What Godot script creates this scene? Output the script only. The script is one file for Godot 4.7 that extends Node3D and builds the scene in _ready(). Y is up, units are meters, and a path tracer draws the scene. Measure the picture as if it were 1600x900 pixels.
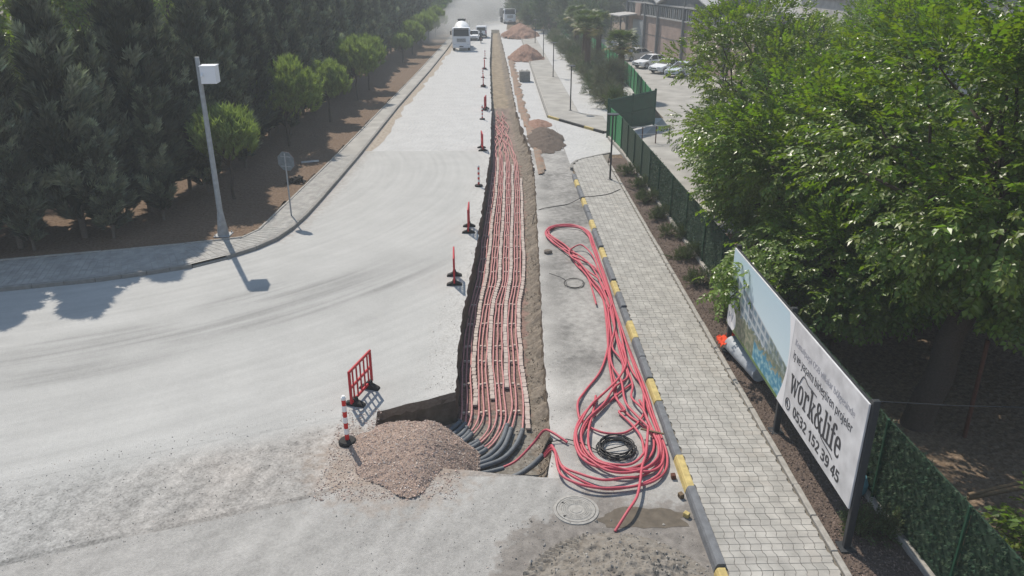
extends Node3D
# A street corner where power cables are laid in an open trench. Units are metres, y is up, the road runs along -z.

class MB:
	# collects triangles; a, b, c run counter-clockwise seen from outside
	var v := PackedVector3Array()
	var n := PackedVector3Array()
	var c := PackedColorArray()
	var uv := PackedVector2Array()
	var uv2 := PackedVector2Array()
	var ix := PackedInt32Array()
	var col := Color.WHITE
	var colored := false
	var map_rect := Rect2()
	func put(p: Vector3, nn: Vector3) -> int:
		v.append(p); n.append(nn); c.append(col)
		if map_rect.size.x > 0.0:
			var q := Vector2((p.x - map_rect.position.x) / map_rect.size.x, (p.z - map_rect.position.y) / map_rect.size.y)
			uv2.append(q)
		return v.size() - 1
	func tri(a: Vector3, b: Vector3, d: Vector3) -> void:
		var nn := (b - a).cross(d - a).normalized()
		var k := put(a, nn)
		put(b, nn); put(d, nn)
		ix.append(k); ix.append(k + 2); ix.append(k + 1)
	func quad(a: Vector3, b: Vector3, d: Vector3, e: Vector3) -> void:
		var nn := (b - a).cross(e - a).normalized()
		if nn.length_squared() < 0.5: nn = (d - b).cross(e - b).normalized()
		var k := put(a, nn)
		put(b, nn); put(d, nn); put(e, nn)
		for o in [0, 2, 1, 0, 3, 2]: ix.append(k + o)
	func iquad(a: int, b: int, d: int, e: int) -> void:
		ix.append(a); ix.append(d); ix.append(b)
		ix.append(a); ix.append(e); ix.append(d)
	func box(at: Vector3, s: Vector3, bs := Basis(), bev := 0.0) -> void:
		var h := s * 0.5
		var f := func(x: float, y: float, z: float) -> Vector3: return at + bs * Vector3(x * h.x, y * h.y, z * h.z)
		if bev <= 0.0:
			quad(f.call(-1, -1, 1), f.call(1, -1, 1), f.call(1, 1, 1), f.call(-1, 1, 1))
			quad(f.call(1, -1, -1), f.call(-1, -1, -1), f.call(-1, 1, -1), f.call(1, 1, -1))
			quad(f.call(1, -1, 1), f.call(1, -1, -1), f.call(1, 1, -1), f.call(1, 1, 1))
			quad(f.call(-1, -1, -1), f.call(-1, -1, 1), f.call(-1, 1, 1), f.call(-1, 1, -1))
			quad(f.call(-1, 1, 1), f.call(1, 1, 1), f.call(1, 1, -1), f.call(-1, 1, -1))
			quad(f.call(-1, -1, -1), f.call(1, -1, -1), f.call(1, -1, 1), f.call(-1, -1, 1))
			return
		var g := h - Vector3(bev, bev, bev)
		var fx := func(sx: float, sy: float, sz: float) -> Vector3: return at + bs * Vector3(sx * h.x, sy * g.y, sz * g.z)
		var fy := func(sx: float, sy: float, sz: float) -> Vector3: return at + bs * Vector3(sx * g.x, sy * h.y, sz * g.z)
		var fz := func(sx: float, sy: float, sz: float) -> Vector3: return at + bs * Vector3(sx * g.x, sy * g.y, sz * h.z)
		for s1 in [-1.0, 1.0]:
			_q(fx.call(s1, -1, -1), fx.call(s1, 1, -1), fx.call(s1, 1, 1), fx.call(s1, -1, 1), at)
			_q(fy.call(-1, s1, -1), fy.call(1, s1, -1), fy.call(1, s1, 1), fy.call(-1, s1, 1), at)
			_q(fz.call(-1, -1, s1), fz.call(1, -1, s1), fz.call(1, 1, s1), fz.call(-1, 1, s1), at)
			for s2 in [-1.0, 1.0]:
				_q(fx.call(s1, s2, -1), fx.call(s1, s2, 1), fy.call(s1, s2, 1), fy.call(s1, s2, -1), at)
				_q(fx.call(s1, -1, s2), fx.call(s1, 1, s2), fz.call(s1, 1, s2), fz.call(s1, -1, s2), at)
				_q(fy.call(-1, s1, s2), fy.call(1, s1, s2), fz.call(1, s1, s2), fz.call(-1, s1, s2), at)
				for s3 in [-1.0, 1.0]:
					_t(fx.call(s1, s2, s3), fy.call(s1, s2, s3), fz.call(s1, s2, s3), at)
	func _q(a: Vector3, b: Vector3, d: Vector3, e: Vector3, mid: Vector3) -> void:
		if (b - a).cross(e - a).dot(a + d - mid * 2.0) < 0.0: quad(a, e, d, b)
		else: quad(a, b, d, e)
	func _t(a: Vector3, b: Vector3, d: Vector3, mid: Vector3) -> void:
		if (b - a).cross(d - a).dot(a - mid) < 0.0: tri(a, d, b)
		else: tri(a, b, d)
	func tube(p: PackedVector3Array, r0: float, sides := 6, r1 := -1.0, caps := true) -> void:
		var m := p.size()
		if m < 2: return
		if r1 < 0.0: r1 = r0
		var t := (p[1] - p[0]).normalized()
		var u := t.cross(Vector3.UP if absf(t.y) < 0.9 else Vector3.RIGHT).normalized()
		var first := v.size()
		for j in m:
			var t2 := (p[mini(j + 1, m - 1)] - p[maxi(j - 1, 0)]).normalized()
			u = (u - t2 * u.dot(t2)).normalized()
			var w := t2.cross(u)
			var r := lerpf(r0, r1, float(j) / (m - 1))
			for k in sides:
				var a := TAU * k / sides
				var d := u * cos(a) + w * sin(a)
				put(p[j] + d * r, d)
		for j in m - 1:
			for k in sides:
				var a := first + j * sides + k
				var b := first + j * sides + (k + 1) % sides
				iquad(a, b, b + sides, a + sides)
		if caps:
			for e in [0, m - 1]:
				var nn := (p[0] - p[1]).normalized() if e == 0 else (p[m - 1] - p[m - 2]).normalized()
				var k0 := v.size()
				for k in sides: put(v[first + e * sides + k], nn)
				for k in range(1, sides - 1):
					ix.append(k0)
					ix.append(k0 + (k if e == 0 else k + 1))
					ix.append(k0 + (k + 1 if e == 0 else k))
	func lathe(prof: Array, segs := 16, xf := Transform3D()) -> void:
		for j in prof.size() - 1:
			var a: Vector2 = prof[j]
			var b: Vector2 = prof[j + 1]
			var d := (b - a).normalized()
			var first := v.size()
			for k in segs + 1:
				var an := TAU * k / segs
				var ra := Vector3(cos(an), 0, -sin(an))
				var nn := (xf.basis * (ra * d.y + Vector3.UP * -d.x)).normalized()
				put(xf * (ra * a.x + Vector3.UP * a.y), nn)
				put(xf * (ra * b.x + Vector3.UP * b.y), nn)
			for k in segs:
				var q := first + k * 2
				iquad(q, q + 2, q + 3, q + 1)
	func extrude(poly: PackedVector2Array, depth: float, xf := Transform3D()) -> void:
		# the outline lies in local x, y; the prism runs from z = 0 to z = depth
		if Geometry2D.is_polygon_clockwise(poly):
			poly = poly.duplicate()
			poly.reverse()
		var t := Geometry2D.triangulate_polygon(poly)
		for k in range(0, t.size(), 3):
			var a := poly[t[k]]; var b := poly[t[k + 1]]; var d := poly[t[k + 2]]
			if (b - a).cross(d - a) < 0.0:
				var s := b; b = d; d = s
			tri(xf * Vector3(a.x, a.y, depth), xf * Vector3(b.x, b.y, depth), xf * Vector3(d.x, d.y, depth))
			tri(xf * Vector3(a.x, a.y, 0), xf * Vector3(d.x, d.y, 0), xf * Vector3(b.x, b.y, 0))
		for k in poly.size():
			var a := poly[k]; var b := poly[(k + 1) % poly.size()]
			quad(xf * Vector3(a.x, a.y, 0), xf * Vector3(b.x, b.y, 0), xf * Vector3(b.x, b.y, depth), xf * Vector3(a.x, a.y, depth))
	func flat(poly: PackedVector2Array, y: float) -> void:
		# a level sheet; the outline is given in world x, z
		var t := Geometry2D.triangulate_polygon(poly)
		for k in range(0, t.size(), 3):
			var a := poly[t[k]]; var b := poly[t[k + 1]]; var d := poly[t[k + 2]]
			if (b - a).cross(d - a) > 0.0:
				var s := b; b = d; d = s
			tri(Vector3(a.x, y, a.y), Vector3(b.x, y, b.y), Vector3(d.x, y, d.y))
	func field(x0: float, x1: float, nx: int, z0: float, z1: float, nz: int, f: Callable, tint = null) -> void:
		# a relief over a grid; f gives the height, or less than -50 where there is nothing
		var first := v.size()
		var hs := PackedFloat32Array()
		var dx := (x1 - x0) / nx
		var dz := (z1 - z0) / nz
		for j in nz + 1:
			for i in nx + 1:
				hs.append(f.call(x0 + dx * i, z0 + dz * j))
		var w := nx + 1
		for j in nz + 1:
			for i in w:
				var h := hs[j * w + i]
				var l := hs[j * w + maxi(i - 1, 0)]; var r := hs[j * w + mini(i + 1, nx)]
				var u := hs[maxi(j - 1, 0) * w + i]; var d := hs[mini(j + 1, nz) * w + i]
				if l < -50.0: l = h
				if r < -50.0: r = h
				if u < -50.0: u = h
				if d < -50.0: d = h
				var x := x0 + dx * i
				var z := z0 + dz * j
				if tint != null: col = tint.call(x, z)
				put(Vector3(x, h, z), Vector3((l - r) / (2.0 * dx), 1.0, (u - d) / (2.0 * dz)).normalized())
		# keep only the points that some cell uses
		var to := PackedInt32Array()
		to.resize(hs.size())
		to.fill(-1)
		var cells := PackedInt32Array()
		for j in nz:
			for i in nx:
				var a := j * w + i
				if hs[a] < -50.0 or hs[a + 1] < -50.0 or hs[a + w] < -50.0 or hs[a + w + 1] < -50.0: continue
				cells.append(a)
				to[a] = 0; to[a + 1] = 0; to[a + w] = 0; to[a + w + 1] = 0
		var next := first
		for a in hs.size():
			if to[a] < 0: continue
			to[a] = next
			v[next] = v[first + a]; n[next] = n[first + a]; c[next] = c[first + a]
			if uv2.size() > first + a: uv2[next] = uv2[first + a]
			next += 1
		v.resize(next); n.resize(next); c.resize(next)
		if uv2.size() > next: uv2.resize(next)
		for a in cells: iquad(to[a], to[a + w], to[a + w + 1], to[a + 1])
	func mesh() -> ArrayMesh:
		var ar := []
		ar.resize(Mesh.ARRAY_MAX)
		ar[Mesh.ARRAY_VERTEX] = v
		ar[Mesh.ARRAY_NORMAL] = n
		if colored: ar[Mesh.ARRAY_COLOR] = c
		if uv.size() == v.size(): ar[Mesh.ARRAY_TEX_UV] = uv
		if uv2.size() == v.size(): ar[Mesh.ARRAY_TEX_UV2] = uv2
		ar[Mesh.ARRAY_INDEX] = ix
		var m := ArrayMesh.new()
		if v.size(): m.add_surface_from_arrays(Mesh.PRIMITIVE_TRIANGLES, ar)
		return m

var rng := RandomNumberGenerator.new()
var used := {}
var M := {}
var TX := {}

func rr(a: float, b: float) -> float: return rng.randf_range(a, b)

func numbered(s: String) -> String:
	if not used.has(s):
		used[s] = 0
		return s
	used[s] += 1
	return "%s_%03d" % [s, used[s]]

func tag(o: Node, label: String, category: String, group := "") -> Node:
	o.set_meta("label", label)
	o.set_meta("category", category)
	if group: o.set_meta("group", group)
	return o

func thing(called: String, label: String, category: String, at := Vector3.ZERO, turn := 0.0, group := "") -> Node3D:
	var o := Node3D.new()
	o.name = numbered(called)
	add_child(o)
	o.position = at
	o.rotation.y = turn
	tag(o, label, category, group)
	return o

func part(parent: Node, called: String, mb, mat: Material, xf := Transform3D()) -> MeshInstance3D:
	var o := MeshInstance3D.new()
	o.name = called
	o.mesh = mb.mesh() if mb is MB else mb
	o.material_override = mat
	o.transform = xf
	parent.add_child(o, true)
	return o

func whole(called: String, mb, mat: Material, label: String, category: String, at := Vector3.ZERO, group := "") -> MeshInstance3D:
	var o := part(self, numbered(called), mb, mat)
	o.position = at
	tag(o, label, category, group)
	return o

func struct(called: String, mb, mat: Material) -> MeshInstance3D:
	var o := part(self, numbered(called), mb, mat)
	o.set_meta("kind", "structure")
	return o

func many(parent: Node, called: String, m: Mesh, mat: Material, xfs: Array, cols = null) -> MultiMeshInstance3D:
	var mm := MultiMesh.new()
	mm.transform_format = MultiMesh.TRANSFORM_3D
	mm.use_colors = cols != null
	mm.mesh = m
	mm.instance_count = xfs.size()
	for k in xfs.size():
		mm.set_instance_transform(k, xfs[k])
		if cols != null: mm.set_instance_color(k, cols[k])
	var o := MultiMeshInstance3D.new()
	o.name = called
	o.multimesh = mm
	o.material_override = mat
	parent.add_child(o, true)
	o.set_meta("kind", "stuff")
	return o

func ordinal(k: int) -> String:
	var a := ["zeroth", "first", "second", "third", "fourth", "fifth", "sixth", "seventh", "eighth", "ninth", "tenth", "eleventh", "twelfth", "thirteenth", "fourteenth", "fifteenth", "sixteenth", "seventeenth", "eighteenth", "nineteenth"]
	if k < 20: return a[k]
	var tens := ["", "", "twent", "thirt", "fort", "fift", "sixt", "sevent"]
	return tens[k / 10] + "ieth" if k % 10 == 0 else tens[k / 10] + "y-" + a[k % 10]

func smooth(p: Array, per := 6) -> PackedVector3Array:
	# a curve through the given points
	var out := PackedVector3Array()
	var m := p.size()
	for k in m - 1:
		var a: Vector3 = p[maxi(k - 1, 0)]; var b: Vector3 = p[k]; var d: Vector3 = p[k + 1]; var e: Vector3 = p[mini(k + 2, m - 1)]
		for j in per: out.append(b.cubic_interpolate(d, a, e, float(j) / per))
	out.append(p[m - 1])
	return out

func along(t: Array, z: float) -> float:
	# t: [z, x] pairs with falling z; x at the given z
	if z >= t[0][0]: return t[0][1]
	for k in t.size() - 1:
		if z >= t[k + 1][0]:
			return lerpf(t[k][1], t[k + 1][1], (t[k][0] - z) / (t[k][0] - t[k + 1][0]))
	return t[-1][1]

# ---------------------------------------------------------------- materials
func lin(r: float, g: float, b: float) -> Color: return Color(r, g, b).linear_to_srgb()

func noise(s: int, f: float, oct := 4, kind := FastNoiseLite.TYPE_SIMPLEX_SMOOTH) -> FastNoiseLite:
	var q := FastNoiseLite.new()
	q.seed = s
	q.frequency = f
	q.noise_type = kind
	q.fractal_octaves = oct
	return q

func ntex(s: int, f: float, oct: int, lo: Color, hi: Color, size := 512, power := 1.0, kind := FastNoiseLite.TYPE_SIMPLEX_SMOOTH) -> ImageTexture:
	# tileable noise between two linear colours
	var src := noise(s, f, oct, kind).get_seamless_image(size, size)
	src.convert(Image.FORMAT_L8)
	var d := src.get_data()
	var lut := PackedByteArray()
	for k in 256:
		var q := lo.lerp(hi, pow(k / 255.0, power)).linear_to_srgb()
		lut.append(int(clampf(q.r, 0, 1) * 255)); lut.append(int(clampf(q.g, 0, 1) * 255)); lut.append(int(clampf(q.b, 0, 1) * 255))
	var out := PackedByteArray()
	out.resize(d.size() * 3)
	for k in d.size():
		var q := d[k] * 3
		out[k * 3] = lut[q]; out[k * 3 + 1] = lut[q + 1]; out[k * 3 + 2] = lut[q + 2]
	return ImageTexture.create_from_image(Image.create_from_data(size, size, false, Image.FORMAT_RGB8, out))

func grey(a: float) -> Color: return Color(a, a, a)

func bump(s: int, f: float, oct: int, strength: float, size := 512, kind := FastNoiseLite.TYPE_SIMPLEX_SMOOTH) -> ImageTexture:
	var src := noise(s, f, oct, kind).get_seamless_image(size, size)
	src.convert(Image.FORMAT_RGBA8)
	src.bump_map_to_normal_map(strength)
	return ImageTexture.create_from_image(src)

func mat(called: String, c: Color, rough: float, tex = "", scale := 1.0, nrm = "", nscale := 1.0, det = "", dscale := 1.0) -> StandardMaterial3D:
	# c is a linear colour; textures are laid in the world, det multiplies at a second scale
	var m := StandardMaterial3D.new()
	m.resource_name = called
	m.albedo_color = lin(c.r, c.g, c.b)
	m.roughness = rough
	m.metallic_specular = 0.35
	if tex or nrm:
		m.uv1_triplanar = true
		m.uv1_world_triplanar = true
		m.uv1_scale = Vector3.ONE * scale
		if tex: m.albedo_texture = TX[tex]
		if nrm:
			m.normal_enabled = true
			m.normal_texture = TX[nrm]
			m.normal_scale = nscale
	if det:
		m.uv2_triplanar = true
		m.uv2_world_triplanar = true
		m.uv2_scale = Vector3.ONE * dscale
		m.detail_enabled = true
		m.detail_albedo = TX[det]
		m.detail_uv_layer = BaseMaterial3D.DETAIL_UV_2
		m.detail_blend_mode = BaseMaterial3D.BLEND_MODE_MUL
	M[called] = m
	return m

func vcol(m: StandardMaterial3D) -> StandardMaterial3D:
	m.vertex_color_use_as_albedo = true
	return m

func leafy(called: String, c: Color, rough: float, through: Color, spec := 0.4) -> StandardMaterial3D:
	var m := mat(called, c, rough)
	m.metallic_specular = spec
	m.vertex_color_use_as_albedo = true
	m.backlight_enabled = true
	m.backlight = lin(through.r, through.g, through.b)
	m.cull_mode = BaseMaterial3D.CULL_DISABLED
	return m

func make_materials() -> void:
	TX.fine = ntex(1, 0.06, 4, grey(0.72), grey(1.0))
	TX.coarse = ntex(2, 0.012, 5, grey(0.62), grey(1.0))
	TX.speck = ntex(3, 0.12, 3, grey(0.45), grey(1.0), 512, 0.5)
	TX.earth = ntex(4, 0.02, 5, Color(0.55, 0.5, 0.45), Color(1, 1, 1))
	TX.needle = ntex(5, 0.04, 4, Color(0.5, 0.44, 0.36), Color(1, 1, 1))
	TX.streak = ntex(6, 0.03, 3, grey(0.7), grey(1.0))
	TX.soft = ntex(8, 0.02, 5, grey(0.86), grey(1.0))
	TX.asphalt = ntex(7, 0.22, 3, grey(0.5), grey(1.0), 512, 0.6)
	TX.grit = bump(11, 0.11, 4, 5.0)
	TX.lumps = bump(12, 0.03, 5, 10.0)
	TX.weave = bump(13, 0.2, 2, 6.0)
	mat("concrete", Color(0.46, 0.45, 0.42), 0.9, "coarse", 0.35, "grit", 0.5, "fine", 1.7)
	mat("far_road", Color(0.555, 0.55, 0.535), 0.9, "soft", 0.06, "grit", 0.4, "asphalt", 0.3)
	mat("asphalt_edge", Color(0.27, 0.235, 0.20), 0.95, "earth", 0.8, "lumps", 1.0, "speck", 2.0)
	vcol(mat("trench_earth", Color(1, 1, 1), 0.96, "earth", 0.7, "lumps", 0.5, "asphalt", 1.3))
	mat("gravel", Color(0.46, 0.355, 0.295), 0.95, "earth", 1.2, "lumps", 1.2, "speck", 4.0)
	vcol(mat("stone", Color(1, 1, 1), 0.92))
	mat("sand", Color(0.30, 0.28, 0.25), 0.96, "earth", 0.5, "lumps", 0.7, "speck", 2.5)
	mat("red_earth", Color(0.40, 0.25, 0.19), 0.95, "earth", 0.3, "lumps", 0.7, "speck", 1.0)
	mat("ground", Color(0.27, 0.21, 0.155), 0.95, "needle", 0.25, "lumps", 0.8, "earth", 1.3)
	mat("needle_floor", Color(0.235, 0.165, 0.115), 0.95, "needle", 0.3, "lumps", 1.0, "speck", 1.9)
	mat("mulch", Color(0.185, 0.145, 0.125), 0.97, "needle", 0.9, "lumps", 1.4, "speck", 3.0)
	mat("yard", Color(0.47, 0.45, 0.41), 0.9, "coarse", 0.08, "", 1.0, "fine", 0.5)
	mat("yard_dust", Color(0.42, 0.37, 0.31), 0.95, "earth", 0.4, "grit", 0.5)
	vcol(mat("paver", Color(1, 1, 1), 0.88, "fine", 2.1, "grit", 0.4, "coarse", 0.25))
	mat("joint", Color(0.22, 0.205, 0.175), 0.95, "earth", 1.0)
	mat("kerb_grey", Color(0.215, 0.225, 0.24), 0.8, "coarse", 0.7, "grit", 0.4, "speck", 3.1)
	mat("kerb_black", Color(0.05, 0.05, 0.052), 0.75, "coarse", 0.7, "grit", 0.3)
	mat("kerb_yellow", Color(0.70, 0.55, 0.22), 0.75, "coarse", 0.8, "grit", 0.4, "speck", 2.3)
	mat("kerb_plain", Color(0.36, 0.345, 0.315), 0.88, "coarse", 0.6, "grit", 0.4, "fine", 1.9)
	mat("border", Color(0.48, 0.455, 0.41), 0.88, "coarse", 0.7, "grit", 0.5, "fine", 2.0)
	mat("cable_red", Color(0.56, 0.105, 0.135), 0.48, "fine", 1.3)
	mat("cable_dusty", Color(0.60, 0.29, 0.285), 0.7, "earth", 1.1)
	mat("conduit", Color(0.15, 0.165, 0.18), 0.6, "coarse", 1.1)
	mat("cable_black", Color(0.016, 0.016, 0.018), 0.45)
	vcol(mat("brick", Color(1, 1, 1), 0.92, "fine", 2.7, "grit", 0.4, "coarse", 0.9))
	mat("spacer", Color(0.56, 0.45, 0.38), 0.9, "fine", 3.0)
	mat("barrier_red", Color(0.52, 0.025, 0.035), 0.45, "fine", 1.5)
	mat("red_band", Color(0.55, 0.03, 0.025), 0.4)
	mat("white_band", Color(0.78, 0.78, 0.76), 0.4)
	mat("rubber", Color(0.028, 0.027, 0.026), 0.8, "coarse", 1.5)
	mat("steel", Color(0.40, 0.415, 0.42), 0.5, "coarse", 0.6)
	mat("dark_steel", Color(0.045, 0.048, 0.052), 0.45, "fine", 1.0)
	mat("white_paint", Color(0.72, 0.73, 0.74), 0.4)
	mat("sign_back", Color(0.22, 0.245, 0.255), 0.55, "coarse", 1.0)
	mat("iron", Color(0.40, 0.385, 0.355), 0.75, "coarse", 1.2, "grit", 0.5)
	mat("bark", Color(0.095, 0.075, 0.06), 0.95, "earth", 1.6, "lumps", 1.2)
	mat("pale_bark", Color(0.17, 0.145, 0.12), 0.95, "earth", 1.6, "lumps", 1.2)
	mat("palm_bark", Color(0.15, 0.105, 0.078), 0.95, "earth", 1.6, "lumps", 1.0)
	leafy("leaf_broad", Color(0.16, 0.245, 0.048), 0.36, Color(0.88, 1.0, 0.14), 0.55)
	leafy("leaf_cypress", Color(0.12, 0.135, 0.098), 0.75, Color(0.25, 0.32, 0.12), 0.25)
	leafy("leaf_pine", Color(0.24, 0.30, 0.13), 0.6, Color(0.78, 0.88, 0.28), 0.3)
	leafy("leaf_olive", Color(0.16, 0.18, 0.125), 0.6, Color(0.35, 0.4, 0.2), 0.4)
	leafy("leaf_palm", Color(0.13, 0.165, 0.065), 0.5, Color(0.4, 0.5, 0.12), 0.4)
	leafy("leaf_shrub", Color(0.10, 0.135, 0.065), 0.65, Color(0.35, 0.45, 0.12), 0.3)
	mat("fence_green", Color(0.034, 0.075, 0.042), 0.8, "speck", 1.3, "weave", 1.5, "streak", 0.7)
	mat("fence_bright", Color(0.03, 0.25, 0.085), 0.6, "streak", 0.5, "weave", 0.8)
	mat("gate_green", Color(0.018, 0.075, 0.04), 0.5, "coarse", 0.3)
	vcol(mat("blade", Color(0.042, 0.10, 0.055), 0.6))
	mat("wall_pink", Color(0.50, 0.37, 0.31), 0.9, "coarse", 0.08, "grit", 0.3, "streak", 0.3)
	mat("facade_grey", Color(0.155, 0.16, 0.165), 0.7, "coarse", 0.2)
	mat("facade_pale", Color(0.47, 0.46, 0.44), 0.8, "coarse", 0.2)
	mat("roof_sheet", Color(0.23, 0.24, 0.24), 0.6, "coarse", 0.1)
	mat("car_white", Color(0.74, 0.74, 0.73), 0.25)
	mat("car_beige", Color(0.56, 0.54, 0.50), 0.28)
	mat("car_dark", Color(0.05, 0.055, 0.05), 0.3)
	mat("car_blue", Color(0.52, 0.58, 0.63), 0.28)
	mat("glass_dark", Color(0.012, 0.016, 0.02), 0.08)
	mat("lamp_glass", Color(0.55, 0.55, 0.55), 0.15)
	mat("tail_red", Color(0.35, 0.01, 0.01), 0.3)
	mat("plastic_dark", Color(0.03, 0.03, 0.032), 0.6)
	mat("cloth_dark", Color(0.03, 0.032, 0.038), 0.9)
	mat("helmet_dark", Color(0.02, 0.02, 0.022), 0.3)
	mat("print_white", Color(0.70, 0.70, 0.71), 0.5, "coarse", 0.25)
	mat("ink", Color(0.045, 0.045, 0.05), 0.6)
	mat("ink_pale", Color(0.33, 0.33, 0.36), 0.6)
	mat("cloth_orange", Color(0.72, 0.07, 0.02), 0.85, "fine", 2.0)
	mat("roll_grey", Color(0.42, 0.45, 0.48), 0.5, "coarse", 0.9)
	mat("bag_blue", Color(0.12, 0.30, 0.36), 0.8, "coarse", 1.3)
	mat("tag_yellow", Color(0.75, 0.62, 0.03), 0.6)
	mat("wood", Color(0.20, 0.145, 0.09), 0.9, "earth", 1.3)
	mat("wet_mud", Color(0.145, 0.12, 0.09), 0.35, "coarse", 0.7)
	mat("rust", Color(0.13, 0.055, 0.035), 0.85, "earth", 1.4)

# ---------------------------------------------------------------- camera, sky, sun
func make_view() -> void:
	var cam := Camera3D.new()
	cam.name = "camera"
	cam.fov = 41.11
	cam.near = 0.1
	cam.far = 2000.0
	cam.position = Vector3(0, 10, 0)
	cam.rotation_degrees = Vector3(-22.4, -0.93, 0)
	add_child(cam)
	cam.current = true
	var sky := ProceduralSkyMaterial.new()
	sky.sky_top_color = Color(0.50, 0.585, 0.70)
	sky.sky_horizon_color = Color(0.80, 0.82, 0.84)
	sky.sky_curve = 0.12
	sky.ground_horizon_color = Color(0.6, 0.6, 0.58)
	sky.ground_bottom_color = Color(0.4, 0.38, 0.35)
	sky.sky_energy_multiplier = 1.0
	var s := Sky.new()
	s.sky_material = sky
	var e := Environment.new()
	e.background_mode = Environment.BG_SKY
	e.sky = s
	e.tonemap_mode = Environment.TONE_MAPPER_LINEAR
	e.tonemap_exposure = 1.37
	e.ambient_light_source = Environment.AMBIENT_SOURCE_SKY
	e.sdfgi_enabled = true
	e.ssao_enabled = true
	e.ssil_enabled = true
	e.fog_enabled = true
	e.fog_density = 0.0016
	e.fog_light_color = Color(0.86, 0.88, 0.88)
	e.volumetric_fog_enabled = true
	e.volumetric_fog_density = 0.0
	var w := WorldEnvironment.new()
	w.name = "air"
	w.environment = e
	add_child(w)
	var sun := DirectionalLight3D.new()
	sun.name = "sun"
	sun.light_energy = 1.25
	sun.light_color = Color(1.0, 0.965, 0.915)
	sun.light_angular_distance = 0.53
	sun.shadow_enabled = true
	var el := deg_to_rad(49.0)
	var az := deg_to_rad(26.0)
	add_child(sun)
	# the sun stands ahead of the camera and to its left
	var towards := Vector3(sin(az) * cos(el), -sin(el), cos(az) * cos(el))
	sun.look_at_from_position(Vector3.ZERO, towards, Vector3.UP)

# ---------------------------------------------------------------- road, pavements, trench
const TL := [[-17.25, -1.17], [-19.12, -1.23], [-21.68, -1.2], [-24.28, -1.12], [-28.96, -0.93], [-36.63, -0.76], [-45.22, -0.56], [-61.31, -0.62], [-93, -1.11], [-144, -1.35], [-150, -1.36]]
const TR := [[-13.6, 0.98], [-14.72, 1.14], [-19.35, 1.22], [-27.43, 1.47], [-36, 1.75], [-42, 1.9], [-46.43, 1.84], [-60.68, 1.3], [-86.68, 1.06], [-118, 0.55], [-144, 0.1], [-150, 0.05]]
const FR := [[-13.6, 0.9], [-16.2, 0.86], [-17.75, 0.76], [-20.7, 0.78], [-25.1, 0.87], [-29.75, 1.06], [-36.1, 1.2], [-45.5, 1.24], [-57.7, 0.95], [-66.4, 0.72], [-90, 0.45], [-144, -0.3], [-150, -0.35]]
const KERB_L := [[-60.0, -11.7], [-40.0, -17.5], [-25.0, -21.9], [-19.8, -23.45], [-16.93, -24.26], [-14.1, -25.08], [-12.6, -25.72], [-11.26, -26.41], [-10.3, -27.3], [-9.5, -28.34], [-9.0, -29.4], [-8.73, -30.72], [-8.55, -32.6], [-8.46, -35.06], [-8.35, -39.5], [-8.24, -44.49], [-8.08, -61.43], [-7.55, -85.0], [-7.2, -110.5], [-7.1, -152.7], [-6.6, -190.0], [-4.5, -225.0], [0.0, -262.0]]
const WALK_L := [[-60.0, -15.0], [-40.0, -20.6], [-25.0, -24.95], [-18.44, -26.86], [-15.16, -27.79], [-12.33, -28.63], [-10.35, -29.35], [-9.95, -30.4], [-9.82, -34.03], [-9.54, -41.5], [-9.35, -49.0], [-9.05, -63.02], [-8.6, -85.0], [-8.1, -120.0], [-7.9, -153.0], [-7.4, -190.0], [-5.3, -226.0], [-0.9, -263.0]]
const KX := [[-28.34, -9.5], [-30.72, -8.73], [-35.06, -8.46], [-44.49, -8.24], [-48.5, -8.2]]
const MAPR := Rect2(-28.0, -48.0, 32.2, 40.0)
const TILE_N := 300

func pts2(a: Array) -> PackedVector2Array:
	var o := PackedVector2Array()
	for p in a: o.append(Vector2(p[0], p[1]))
	return o

func line_at(pts: Array, x: float) -> float:
	# z of a polyline given by [x, z] with rising x
	for k in pts.size() - 1:
		if x <= pts[k + 1][0]: return lerpf(pts[k][1], pts[k + 1][1], clampf((x - pts[k][0]) / (pts[k + 1][0] - pts[k][0]), -9.0, 1.0))
	return pts[-1][1]

const SEAM_A := [[-28.0, -3.6], [-8.96, -11.19], [-7.29, -11.83], [-5.76, -12.32], [-4.14, -12.91], [-3.39, -13.3], [-2.07, -13.6], [-1.25, -13.7], [4.2, -13.6]]
const SEAM_B := [[-28.0, -6.8], [-8.4, -14.43], [-6.78, -15.05], [-5.47, -15.51], [-3.89, -16.07], [-3.19, -16.29], [-1.17, -17.25], [4.2, -19.5]]

func line_x(pts: Array, z: float) -> float:
	# x of a polyline given by [x, z] with falling z
	for k in pts.size() - 1:
		if z >= pts[k + 1][1]: return lerpf(pts[k][0], pts[k + 1][0], (pts[k][1] - z) / (pts[k][1] - pts[k + 1][1]))
	return pts[-1][0]

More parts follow.
